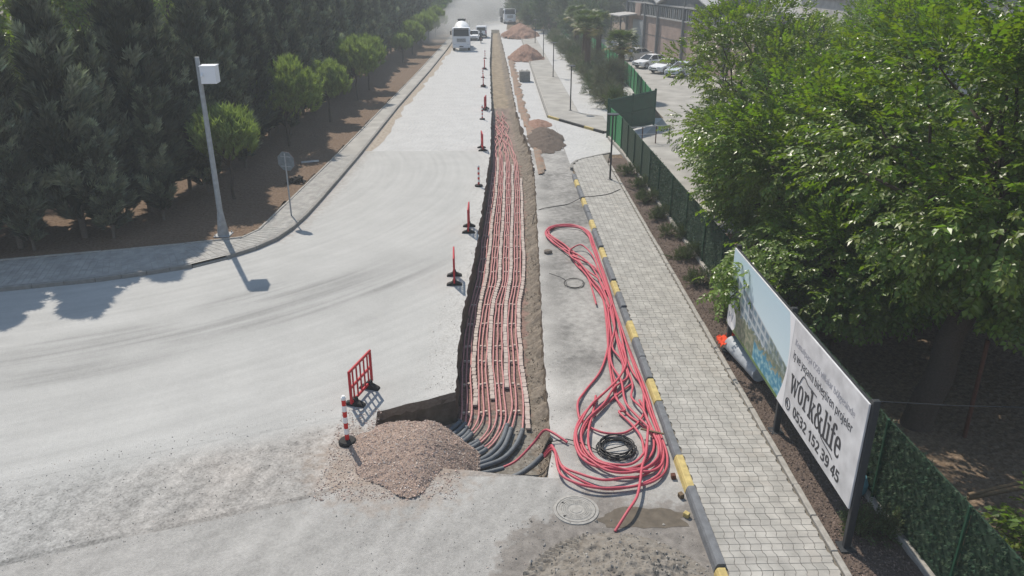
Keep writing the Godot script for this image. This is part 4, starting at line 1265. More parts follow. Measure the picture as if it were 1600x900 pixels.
func barrier(at: Vector3, turn: float, label: String) -> void:
	var o := thing("safety_barrier", label, "barrier", at, turn, "red plastic barriers round the works")
	var w := 1.25
	var f := MB.new()
	for y in [0.16, 0.56, 1.0]: f.box(Vector3(0, y, 0), Vector3(w, 0.075, 0.055), Basis(), 0.012)
	for s in [-1, 1]: f.box(Vector3(s * (w * 0.5 - 0.035), 0.58, 0), Vector3(0.075, 0.9, 0.058), Basis(), 0.012)
	part(o, "frame", f, M.barrier_red)
	for k in 5:
		var b := MB.new()
		b.box(Vector3.ZERO, Vector3(0.045, 0.8, 0.035), Basis(), 0.008)
		part(o, "bar", b, M.barrier_red, Transform3D(Basis(), Vector3(-w * 0.5 + w * (k + 1) / 6.0, 0.58, 0)))
	for s in [-1, 1]:
		var ft := MB.new()
		ft.extrude(PackedVector2Array([Vector2(-0.27, 0), Vector2(0.27, 0), Vector2(0.25, 0.05), Vector2(0.07, 0.13), Vector2(0.045, 0.22), Vector2(-0.045, 0.22), Vector2(-0.07, 0.13), Vector2(-0.25, 0.05)]), 0.16)
		part(o, "foot", ft, M.rubber, Transform3D(Basis(Vector3.UP, PI / 2), Vector3(s * 0.43 - 0.08, 0, 0)))

func bollard(at: Vector3, h: float, label: String) -> void:
	var o := thing("warning_post", label, "warning post", at, 0.0, "striped warning posts round the works")
	var b := MB.new()
	b.lathe([Vector2(0.0, 0.0), Vector2(0.2, 0.0), Vector2(0.205, 0.05), Vector2(0.18, 0.085), Vector2(0.07, 0.1), Vector2(0.0, 0.1)], 20)
	part(o, "base", b, M.rubber)
	var n := 7
	for k in n:
		var y0 := 0.1 + (h - 0.2) * k / n
		var y1 := 0.1 + (h - 0.2) * (k + 1) / n
		var r := 0.05 if k % 2 == 0 else 0.053
		var s := MB.new()
		s.lathe([Vector2(r, y0), Vector2(r, y1), Vector2(0, y1)], 14)
		part(o, "red_band" if k % 2 == 0 else "white_band", s, M.red_band if k % 2 == 0 else M.white_band)
	var t := MB.new()
	t.lathe([Vector2(0.053, h - 0.1), Vector2(0.055, h - 0.04), Vector2(0.03, h - 0.02), Vector2(0.035, h), Vector2(0, h)], 12)
	part(o, "cap", t, M.white_band)

func make_barriers() -> void:
	barrier(Vector3(-3.53, 0, -17.08), atan2(1.26, 0.36), "red plastic barrier with black feet by the gravel heap")
	barrier(Vector3(-1.61, 0, -25.0), PI / 2 + 0.05, "red barrier seen edge-on, second from the near end")
	barrier(Vector3(-1.31, 0, -30.7), PI / 2, "red barrier seen edge-on, third from the near end")
	barrier(Vector3(-1.06, 0, -46.4), PI / 2 + 0.1, "red barrier seen edge-on beyond the small striped post")
	barrier(Vector3(-1.1, 0, -61.0), PI / 2 - 0.1, "red barrier beside the last of the loose cables")
	barrier(Vector3(-1.5, 0, -74.0), PI / 2, "red barrier by the empty part of the trench")
	barrier(Vector3(-1.62, 0, -88.0), PI / 2 + 0.06, "farthest red barrier beside the trench")
	bollard(Vector3(-3.53, 0, -15.0), 1.24, "red and white striped post on a round base by the gravel heap")
	bollard(Vector3(-1.06, 0, -37.73), 1.08, "red and white striped post at the trench edge in mid distance")
	bollard(Vector3(-1.25, 0, -56.6), 1.05, "striped post at the trench edge beyond the driveway")
	bollard(Vector3(-1.65, 0, -80.5), 1.05, "striped post at the empty trench, in front of the far barrier")
	bollard(Vector3(-1.75, 0, -99.0), 1.05, "farthest striped post beside the trench")

func make_small() -> void:
	# manhole
	var o := thing("manhole", "round pale iron manhole cover in the concrete below the coil", "manhole", Vector3(1.49, 0, -12.54))
	var fr := MB.new()
	fr.lathe([Vector2(0.46, 0.0), Vector2(0.455, 0.018), Vector2(0.40, 0.022), Vector2(0.395, 0.012)], 32)
	part(o, "frame", fr, M.iron)
	var cv := MB.new()
	cv.lathe([Vector2(0.388, 0.005), Vector2(0.385, 0.022), Vector2(0.35, 0.022), Vector2(0.345, 0.016), Vector2(0.325, 0.016), Vector2(0.32, 0.022), Vector2(0.16, 0.022), Vector2(0.155, 0.017), Vector2(0.125, 0.017), Vector2(0.12, 0.025), Vector2(0.0, 0.025)], 32)
	var cover := part(o, "cover", cv, M.iron)
	var sd := MB.new()
	for ring in 4:
		var r := 0.18 + ring * 0.038
		var n := int(TAU * r / 0.04)
		for k in n:
			var a := TAU * k / n + ring * 0.1
			sd.box(Vector3(cos(a) * r, 0.024, sin(a) * r), Vector3(0.016, 0.008, 0.024), Basis(Vector3.UP, -a))
	part(cover, "raised_studs", sd, M.iron)
	for s in [-1, 1]:
		var hl := MB.new()
		hl.box(Vector3(-0.24, 0.0245, s * 0.2), Vector3(0.07, 0.006, 0.03), Basis(Vector3.UP, 0.5 * s))
		part(cover, "lifting_slot", hl, M.rubber)
	# broken kerb bits and bricks beside the kerb foot
	var lb := ["orange brick bit by the kerb foot, farthest of three", "brown brick bit by the kerb foot, middle of three", "yellowish brick bit by the kerb foot, nearest of three"]
	var ps := [Vector3(3.66, 0.05, -13.55), Vector3(3.68, 0.055, -12.9), Vector3(3.66, 0.05, -12.3)]
	for k in 3:
		var b := MB.new()
		b.box(Vector3.ZERO, Vector3(0.1, 0.11, 0.12), Basis.from_euler(Vector3(0.1, 0.4 * k, 0.12)), 0.012)
		whole("brick_bit", b, [M.rust, M.wood, M.kerb_yellow][k], lb[k], "brick", ps[k], "brick bits by the kerb")
	var ck := MB.new()
	ck.box(Vector3(0, 0.5, 0), Vector3(1.0, 1.0, 1.0), Basis(Vector3.UP, 0.06), 0.03)
	var cb := thing("concrete_block", "square grey concrete block on the strip right of the far trench", "concrete block", Vector3(2.5, 0, -77.6))
	part(cb, "block", ck, M.kerb_plain)
	for s in [-1, 1]:
		var lf := MB.new()
		lf.tube(smooth([Vector3(s * 0.25 - 0.08, 0.99, 0), Vector3(s * 0.25 - 0.05, 1.1, 0), Vector3(s * 0.25 + 0.05, 1.1, 0), Vector3(s * 0.25 + 0.08, 0.99, 0)], 4), 0.015, 5)
		part(cb, "lifting_loop", lf, M.rust)
	var lump := MB.new()
	lump.lathe([Vector2(0, 0), Vector2(0.16, 0.01), Vector2(0.17, 0.08), Vector2(0.12, 0.13), Vector2(0, 0.14)], 7)
	whole("concrete_lump", lump, M.asphalt_edge, "dark lump of broken asphalt on the strip left of the coil", "lump", Vector3(1.83, 0, -27.75))
	# wooden batten across the coil, by the kerb
	var bt := MB.new()
	bt.box(Vector3.ZERO, Vector3(0.05, 0.03, 0.55), Basis.from_euler(Vector3(0.0, 1.15, 0.03)), 0.004)
	whole("wooden_batten", bt, M.wood, "short wooden batten laid over the coil beside the kerb", "batten", Vector3(3.48, 0.2, -15.05))

# ---------------------------------------------------------------- plants
func leaf(b: MB, at: Vector3, dir: Vector3, up: Vector3, ln: float, w: float, fold := 0.18) -> void:
	# a pointed leaf folded along its rib
	dir = dir.normalized()
	var side := dir.cross(up).normalized()
	var nn := side.cross(dir)
	var m := at + dir * ln * 0.42 - nn * fold * w * 0.5
	var l := at + dir * ln * 0.38 + side * w * 0.5 + nn * fold * w * 0.5
	var r := at + dir * ln * 0.38 - side * w * 0.5 + nn * fold * w * 0.5
	var t := at + dir * ln - nn * ln * 0.12
	b.tri(at, m, l); b.tri(at, r, m); b.tri(l, m, t); b.tri(m, r, t)

func leaf_spray(sd: int, n: int, ln: float, w: float, reach: float) -> ArrayMesh:
	# a twig along +z with leaves on both sides
	rng.seed = sd
	var b := MB.new()
	b.colored = true
	b.col = Color(0.8, 0.55, 0.5)
	b.tube(smooth([Vector3.ZERO, Vector3(0.01, 0.015, reach * 0.5), Vector3(0, -0.02, reach)], 2), 0.007, 3, 0.003, false)
	for k in n:
		var t := (k + 0.7) / n
		var s := 1.0 if k % 2 == 0 else -1.0
		var c := rr(0.75, 1.25)
		b.col = Color(c * rr(0.9, 1.2), c, c * rr(0.7, 1.1))
		var d := Vector3(s * rr(0.5, 1.0), rr(-0.55, 0.15), rr(0.2, 0.8))
		if k == n - 1: d = Vector3(rr(-0.2, 0.2), -0.4, 1)
		leaf(b, Vector3(s * 0.01, rr(-0.01, 0.02), reach * t), d, Vector3(rr(-0.35, 0.35), 1, rr(-0.35, 0.35)), ln * rr(0.75, 1.15), w * rr(0.8, 1.15))
	return b.mesh()

func aim(dir: Vector3, roll := 0.0) -> Basis:
	# +z along dir, y as upright as it can be
	var z := dir.normalized()
	var x := Vector3.UP.cross(z)
	if x.length() < 0.05: x = Vector3.RIGHT
	x = x.normalized()
	return Basis(x, z.cross(x), z) * Basis(Vector3(0, 0, 1), roll)

func limb(b: MB, a: Vector3, d: Vector3, r0: float, r1: float, bend := 0.3, sides := 6) -> void:
	var p := []
	for k in 6:
		var t := k / 5.0
		p.append(a.lerp(d, t) + Vector3(rr(-1, 1), rr(0, 1) * 0.6, rr(-1, 1)) * bend * sin(t * PI) * 0.5)
	b.tube(smooth(p, 2), r0, sides, r1)

var sprays := []

func broad_tree(at: Vector3, crown: Vector3, rad: Vector3, lobes: int, count: int, trunk_r: float, size: float, sd: int, called: String, label: String, group: String, tone := Color(1, 1, 1), lobe_r := 0.235, extra := []) -> Node3D:
	rng.seed = sd
	var o := thing(called, label, "tree", at, 0.0, group)
	var tb := MB.new()
	var fork := crown * 0.45 + Vector3(0, crown.y * 0.1, 0)
	limb(tb, Vector3(0, -0.1, 0), fork, trunk_r, trunk_r * 0.7, 0.25, 10)
	part(o, "trunk", tb, M.bark)
	var br := MB.new()
	var cs := []
	for k in lobes:
		var v := Vector3(rr(-1, 1), rr(-1, 1), rr(-1, 1))
		while v.length() > 1.0 or v.length() < 0.1: v = Vector3(rr(-1, 1), rr(-1, 1), rr(-1, 1))
		v = v.normalized() * pow(rng.randf(), 0.28) * 0.88
		if v.y < -0.5: v.y *= 0.8
		var c := crown + v * rad
		cs.append(c)
		var start := fork.lerp(crown, rr(0.0, 0.6))
		limb(br, start, c, trunk_r * rr(0.18, 0.34), 0.015, 0.9, 5)
	for c in extra:
		# boughs that reach out on their own
		limb(br, fork.lerp(crown, 0.3), c, trunk_r * 0.22, 0.012, 0.6, 5)
	part(o, "branches", br, M.bark)
	var xf := [[], [], []]
	var tint := [[], [], []]
	var lr := (rad.x + rad.y + rad.z) / 3.0 * lobe_r
	for k in count:
		var c: Vector3 = cs[rng.randi() % lobes]
		var v := Vector3(rr(-1, 1), rr(-1, 1), rr(-1, 1))
		while v.length() > 1.0: v = Vector3(rr(-1, 1), rr(-1, 1), rr(-1, 1))
		v = v.normalized() * pow(v.length(), 0.55)
		var p := c + v * lr * Vector3(1.15, 0.8, 1.15)
		var dir := (p - crown).normalized() * 0.6 + v * 0.7 + Vector3(0, rr(-0.35, 0.25), 0)
		var s := size * rr(0.75, 1.25)
		var j := rng.randi() % 3
		xf[j].append(Transform3D(aim(dir, rr(-0.6, 0.6)).scaled(Vector3(s, s, s)), p))
		var q := rr(0.75, 1.25)
		tint[j].append(Color(tone.r * q * rr(0.9, 1.15), tone.g * q, tone.b * q))
	for c in extra:
		for k in 55:
			var back: Vector3 = (crown - c).normalized()
			var p: Vector3 = c + back * pow(rng.randf(), 0.8) * 1.7 + Vector3(rr(-1, 1), rr(-0.6, 0.6), rr(-1, 1)) * 0.42
			var j := rng.randi() % 3
			var s := size * rr(0.7, 1.1)
			xf[j].append(Transform3D(aim(-back + Vector3(rr(-0.8, 0.8), rr(-0.4, 0.4), rr(-0.8, 0.8)), rr(-0.6, 0.6)).scaled(Vector3(s, s, s)), p))
			tint[j].append(Color(tone.r * 1.15, tone.g * 1.15, tone.b * 1.1))
	for j in 3: many(o, "crown", sprays[j], M.leaf_broad, xf[j], tint[j])
	return o

func cypress_spray(sd: int, droop: float) -> ArrayMesh:
	# a feathery tuft pointing along +z
	rng.seed = sd
	var b := MB.new()
	b.colored = true
	for k in 22:
		var a := rr(0, TAU)
		var s := rr(0.1, 0.85)
		var d := Vector3(cos(a) * s, sin(a) * s, 1.0).normalized()
		var ln := rr(0.16, 0.36)
		var at := Vector3(0, 0, rr(0.0, 0.16))
		var side := d.cross(Vector3(sin(a), -cos(a), 0.3)).normalized() * rr(0.012, 0.026)
		var q := rr(0.6, 1.35)
		b.col = Color(q, q, q)
		var tip := at + d * ln - Vector3(0, droop * ln, 0)
		var mid := at + d * ln * 0.45
		b.tri(at, mid - side, tip); b.tri(at, tip, mid + side)
	return b.mesh()

func cypress_crown(sd: int, h: float, r: float, boughs: int, slim: float) -> Array:
	# boughs rise outwards from the stem and carry the sprays on their outer part
	rng.seed = sd
	var xf := []
	var tint := []
	for k in boughs:
		var t := (k + rng.randf()) / boughs
		var a := k * 2.39996 + rr(-0.4, 0.4)
		var prof := pow(1.0 - t, slim) * (0.75 + 0.25 * smoothstep(0.0, 0.15, t))
		var ln := r * prof * rr(0.75, 1.25) + 0.12
		var rise := rr(0.55, 1.25) + t * 1.2
		var d := Vector3(cos(a), rise, sin(a)).normalized()
		var from := Vector3(0, 0.7 + (h - 1.0) * t - ln * 0.25, 0)
		var side := Vector3(-sin(a), 0, cos(a))
		var tone: float = pow(3.4, rr(-0.75, 0.75)) * [0.8, 1.2, 1.0, 0.9, 1.35][sd % 5]
		var n := int(lerpf(30.0, 12.0, t))
		for j in n:
			var u := pow(rng.randf(), 0.6)
			var w := ln * 0.42 * (1.0 - u * 0.75)
			var reach := ln / maxf(sqrt(d.x * d.x + d.z * d.z), 0.35)
			var p := from + d * reach * (0.18 + 0.82 * u) + side * rr(-w, w) + Vector3(0, rr(-0.12, 0.16), 0)
			var s := rr(1.1, 1.9) * lerpf(1.15, 0.8, t)
			xf.append(Transform3D(aim(d + side * rr(-0.5, 0.5) + Vector3(0, rr(-0.1, 0.5), 0), rr(0, TAU)).scaled(Vector3(s, s, s)), p))
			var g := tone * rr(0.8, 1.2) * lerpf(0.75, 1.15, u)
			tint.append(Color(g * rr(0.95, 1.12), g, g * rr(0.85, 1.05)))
	return [xf, tint]

func make_cypresses() -> void:
	var spray := cypress_spray(401, 0.0)
	var kinds := []
	for k in 5:
		var h: float = [9.3, 9.8, 8.9, 9.6, 8.4][k]
		var r: float = [1.25, 1.0, 1.4, 1.1, 1.2][k]
		var c := cypress_crown(410 + k, h, r, 105, [0.72, 0.6, 0.8, 0.65, 0.9][k])
		var mm := MultiMesh.new()
		mm.transform_format = MultiMesh.TRANSFORM_3D
		mm.use_colors = true
		mm.mesh = spray
		mm.instance_count = c[0].size()
		for j in c[0].size():
			mm.set_instance_transform(j, c[0][j]); mm.set_instance_color(j, c[1][j])
		# the dense twiggy inside of the crown
		var core := MB.new()
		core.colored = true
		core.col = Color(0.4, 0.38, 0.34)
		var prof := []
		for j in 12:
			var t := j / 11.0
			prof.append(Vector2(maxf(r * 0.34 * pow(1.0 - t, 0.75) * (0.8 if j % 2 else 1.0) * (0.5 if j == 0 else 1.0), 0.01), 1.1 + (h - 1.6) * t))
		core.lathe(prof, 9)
		var tr := MB.new()
		rng.seed = 430 + k
		limb(tr, Vector3(0, -0.1, 0), Vector3(0.05, h * 0.8, 0), 0.13, 0.03, 0.2, 7)
		for j in 5:
			var a := rr(0, TAU)
			limb(tr, Vector3(0, rr(0.5, 1.2), 0), Vector3(cos(a) * 0.8, rr(1.4, 2.4), sin(a) * 0.8), 0.035, 0.012, 0.2, 4)
		kinds.append([mm, core.mesh(), tr.mesh()])
	var spots := []
	for k in 6: spots.append(Vector3(-27.2 + k * 1.75, 0.1, -25.6 - k * 0.52))
	var base := [[-16.6, -29.6], [-15.7, -31.2], [-15.3, -33.2], [-15.1, -35.0], [-14.9, -36.9], [-14.8, -38.9]]
	for p in base: spots.append(Vector3(p[0], 0.1, p[1]))
	var z := -40.9
	while z > -150.0:
		spots.append(Vector3(-14.7 + 0.012 * (-40.0 - z), 0.1, z))
		z -= lerpf(2.0, 3.4, clampf((-40.0 - z) / 90.0, 0.0, 1.0))
	var n1 := spots.size()
	# a second, looser row behind the first
	for k in 6: spots.append(Vector3(-31.0 + k * 2.6, 0.1, -28.6 - k * 0.7))
	z = -58.0
	while z > -80.0:
		spots.append(Vector3(-17.9, 0.1, z))
		z -= 5.2
	var n2 := spots.size()
	# younger, paler trees standing a step forward
	for p in [[-19.6, -27.2], [-17.7, -27.9], [-15.6, -29.7], [-14.6, -31.9], [-14.0, -36.2], [-13.8, -41.5], [-13.9, -50.5], [-13.8, -59.0]]: spots.append(Vector3(p[0], 0.1, p[1]))
	rng.seed = 440
	for k in spots.size():
		var p: Vector3 = spots[k]
		var front := k < n1
		var label := "tall dark cypress, %s from the left in the front row" % ordinal(k + 1) if front else ("tall dark cypress, %s from the left in the back row" % ordinal(k - n1 + 1) if k < n2 else "young paler cypress standing before the row, %s from the left" % ordinal(k - n2 + 1))
		var o := thing("cypress_tree", label, "tree", p + Vector3(rr(-0.25, 0.25), 0, rr(-0.25, 0.25)), rr(0, TAU), "cypresses lining the road")
		var kind: Array = kinds[rng.randi() % 5 if k < n2 else [4, 1, 4, 1, 4, 4, 1, 4][k - n2]]
		part(o, "trunk", kind[2], M.pale_bark)
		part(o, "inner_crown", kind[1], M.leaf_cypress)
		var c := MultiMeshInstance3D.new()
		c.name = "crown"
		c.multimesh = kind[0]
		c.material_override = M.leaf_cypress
		c.set_meta("kind", "stuff")
		o.add_child(c, true)
		var s := rr(0.93, 1.05) if k % 3 != 1 or not front else rr(0.74, 0.84)
		if k >= n2: s = rr(0.5, 0.7)
		o.scale = Vector3(s * rr(0.92, 1.12), s, s)

func pine_tuft(sd: int) -> ArrayMesh:
	# an upright shoot with a brush of needles
	rng.seed = sd
	var b := MB.new()
	b.colored = true
	for k in 20:
		var a := rr(0, TAU)
		var t := rr(0, 0.22)
		var d := Vector3(cos(a) * 0.55, sin(a) * 0.55, 1.0).normalized()
		var at := Vector3(0, 0, t)
		var side := d.cross(Vector3(cos(a + 1.5), sin(a + 1.5), 0)).normalized() * 0.014
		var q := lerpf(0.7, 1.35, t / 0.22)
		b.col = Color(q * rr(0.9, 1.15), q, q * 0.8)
		b.tri(at - side, at + side, at + d * rr(0.1, 0.17))
	return b.mesh()

func make_pines() -> void:
	var tuft := pine_tuft(501)
	var list := [
		[-12.46, -35.12, 4.1, 1.35, "small round pine with bright tips beside the camera pole"], [-12.85, -46.9, 4.9, 1.95, "largest round pine, second beyond the camera pole"],
		[-11.98, -55.1, 3.85, 1.35, "dark trunked round pine, third beyond the camera pole"], [-11.75, -65.0, 4.7, 1.75, "broad round pine, fourth beyond the camera pole"],
		[-11.7, -71.0, 4.4, 1.55, "round pine, fifth beyond the camera pole"], [-11.3, -94.0, 2.9, 1.0, "smallest lone pine on the verge"],
		[-11.0, -102.0, 3.9, 1.5, "round pine just beyond the smallest pine"], [-10.8, -112.0, 4.3, 1.6, "round pine level with the mixer lorry"],
		[-10.6, -121.0, 4.2, 1.6, "farthest but one round pine on the verge"], [-10.3, -131.0, 4.4, 1.7, "farthest round pine on the verge"]]
	for k in list.size():
		var d: Array = list[k]
		rng.seed = 520 + k
		var o := thing("pine_tree", d[4], "tree", Vector3(d[0], 0.1, d[1]), 0.0, "young pines on the verge")
		var h: float = d[2]
		var r: float = d[3]
		var cy := h - r * 0.95
		var tb := MB.new()
		limb(tb, Vector3(0, -0.05, 0), Vector3(rr(-0.1, 0.1), cy, 0), 0.075, 0.05, 0.15, 7)
		part(o, "trunk", tb, M.bark)
		var br := MB.new()
		var lob := []
		for j in 26:
			var a := j * 2.4
			var v := 1.0 - 1.5 * (j + 0.5) / 26.0
			var rad := sqrt(maxf(0.0, 1.0 - v * v))
			var c := Vector3(cos(a) * rad * 0.82, v * 0.72, sin(a) * rad * 0.82) * r * rr(0.8, 1.08) + Vector3(0, cy, 0)
			lob.append(c)
			limb(br, Vector3(0, cy * rr(0.55, 0.9), 0), c, 0.03, 0.01, 0.2, 4)
		part(o, "branches", br, M.bark)
		var xf := []
		var tint := []
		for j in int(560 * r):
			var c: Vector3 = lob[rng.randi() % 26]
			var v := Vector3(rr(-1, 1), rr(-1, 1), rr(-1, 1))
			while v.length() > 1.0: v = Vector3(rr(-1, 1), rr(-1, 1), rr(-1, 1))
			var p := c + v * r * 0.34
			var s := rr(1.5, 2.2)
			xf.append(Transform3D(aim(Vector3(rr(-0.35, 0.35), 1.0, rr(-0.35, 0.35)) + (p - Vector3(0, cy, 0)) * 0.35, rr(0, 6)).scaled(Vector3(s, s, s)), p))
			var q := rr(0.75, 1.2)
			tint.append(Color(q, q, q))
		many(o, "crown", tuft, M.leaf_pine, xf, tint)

func bush(called: String, label: String, at: Vector3, rad: Vector3, count: int, leafmat: Material, spray: Mesh, size: float, sd: int, group := "", stem := 0.0, tone := Color(1, 1, 1)) -> void:
	rng.seed = sd
	var o := thing(called, label, "tree" if stem > 0.8 else "shrub", at, rr(0, 6), group)
	var b := MB.new()
	var cy := stem + rad.y
	var lob := []
	for k in 14:
		var v := Vector3(rr(-1, 1), rr(-0.8, 1), rr(-1, 1)).normalized() * rr(0.4, 0.9)
		var c := Vector3(0, cy, 0) + v * rad
		lob.append(c)
		limb(b, Vector3(rr(-0.05, 0.05), -0.05, rr(-0.05, 0.05)), c, 0.03 + 0.05 * minf(stem, 1.0), 0.008, 0.15, 4)
	part(o, "stems", b, M.bark)
	var xf := []
	var tint := []
	var lr := (rad.x + rad.y + rad.z) / 3.0 * 0.42
	for k in count:
		var c: Vector3 = lob[rng.randi() % 14]
		var v := Vector3(rr(-1, 1), rr(-1, 1), rr(-1, 1)).normalized() * pow(rng.randf(), 0.5)
		var p := c + v * lr
		if p.y < 0.03: p.y = 0.03
		var s := size * rr(0.7, 1.3)
		xf.append(Transform3D(aim(v + Vector3(0, 0.5, 0) + (p - Vector3(0, cy, 0)) * 0.3, rr(0, 6)).scaled(Vector3(s, s, s)), p))
		var q := rr(0.7, 1.3)
		tint.append(Color(q * tone.r, q * tone.g, q * tone.b))
	many(o, "foliage", spray, leafmat, xf, tint)

func fan_leaf(sd: int) -> ArrayMesh:
	# a fan palm leaf along +z: stalk and a spread of blades
	rng.seed = sd
	var b := MB.new()
	b.colored = true
	b.tube(PackedVector3Array([Vector3.ZERO, Vector3(0, 0.06, 0.45), Vector3(0, 0.02, 0.8)]), 0.02, 4, 0.012, false)
	for k in 17:
		var a := (k - 8) * 0.185
		var q := rr(0.75, 1.25)
		b.col = Color(q, q, q * 0.9)
		var d := Vector3(sin(a), 0.12 - absf(a) * 0.12, cos(a))
		var at := Vector3(0, 0.02, 0.8)
		var side := Vector3(cos(a), 0, -sin(a)) * 0.035
		var ln := rr(0.55, 0.75)
		var m := at + d * ln * 0.55
		var t := at + d * ln - Vector3(0, ln * 0.28, 0)
		b.tri(at, m + side, m - side); b.tri(m - side, m + side, t)
	return b.mesh()

func make_palms() -> void:
	var fan := fan_leaf(601)
	var list := [[10.33, -67.1, 4.2, "short fan palm with a shaggy trunk, nearest the gate", 1], [10.4, -83.7, 4.8, "palm with bare upright stalks behind the nearest one", 0], [8.7, -78.5, 4.9, "tall bushy fan palm nearest the street lamps", 1], [9.2, -86.0, 5.0, "fan palm crowded behind the bushy one", 1], [9.5, -99.0, 4.9, "farthest fan palm in the planting bed", 1]]
	for k in list.size():
		var d: Array = list[k]
		rng.seed = 610 + k
		var o := thing("fan_palm", d[3], "palm", Vector3(d[0], 0.12, d[1]), 0.0, "palms in the planting bed")
		var h: float = d[2]
		var tb := MB.new()
		tb.tube(smooth([Vector3(0, -0.1, 0), Vector3(rr(-0.1, 0.1), h * 0.5, rr(-0.1, 0.1)), Vector3(rr(-0.15, 0.15), h, 0)], 5), 0.3, 10, 0.24)
		part(o, "trunk", tb, M.palm_bark)
		var bt := MB.new()
		for j in 220:
			var y := j / 220.0 * h * 0.98
			var a := j * 2.4
			var p := Vector3(cos(a), 0, sin(a))
			bt.tri(p * 0.26 + Vector3(p.z, 0, -p.x) * 0.09 + Vector3(0, y, 0), p * 0.26 - Vector3(p.z, 0, -p.x) * 0.09 + Vector3(0, y, 0), p * rr(0.36, 0.46) + Vector3(0, y + rr(0.08, 0.2), 0))
		part(o, "leaf_bases", bt, M.palm_bark)
		var xf := []
		var tint := []
		var n := 46 if d[4] == 1 else 16
		for j in n:
			var a := j * 2.4
			var el := lerpf(1.5, -0.55, float(j) / n) if d[4] == 1 else lerpf(1.9, 0.9, float(j) / n)
			var s := rr(1.0, 1.35)
			xf.append(Transform3D(aim(Vector3(cos(a), el, sin(a)), rr(-0.2, 0.2)).scaled(Vector3(s, s, s)), Vector3(0, h - 0.05, 0)))
			var q := rr(0.8, 1.2)
			tint.append(Color(q, q, q) if j < n * 0.72 else Color(q * 1.7, q * 1.15, q))
		many(o, "crown", fan, M.leaf_palm, xf, tint)

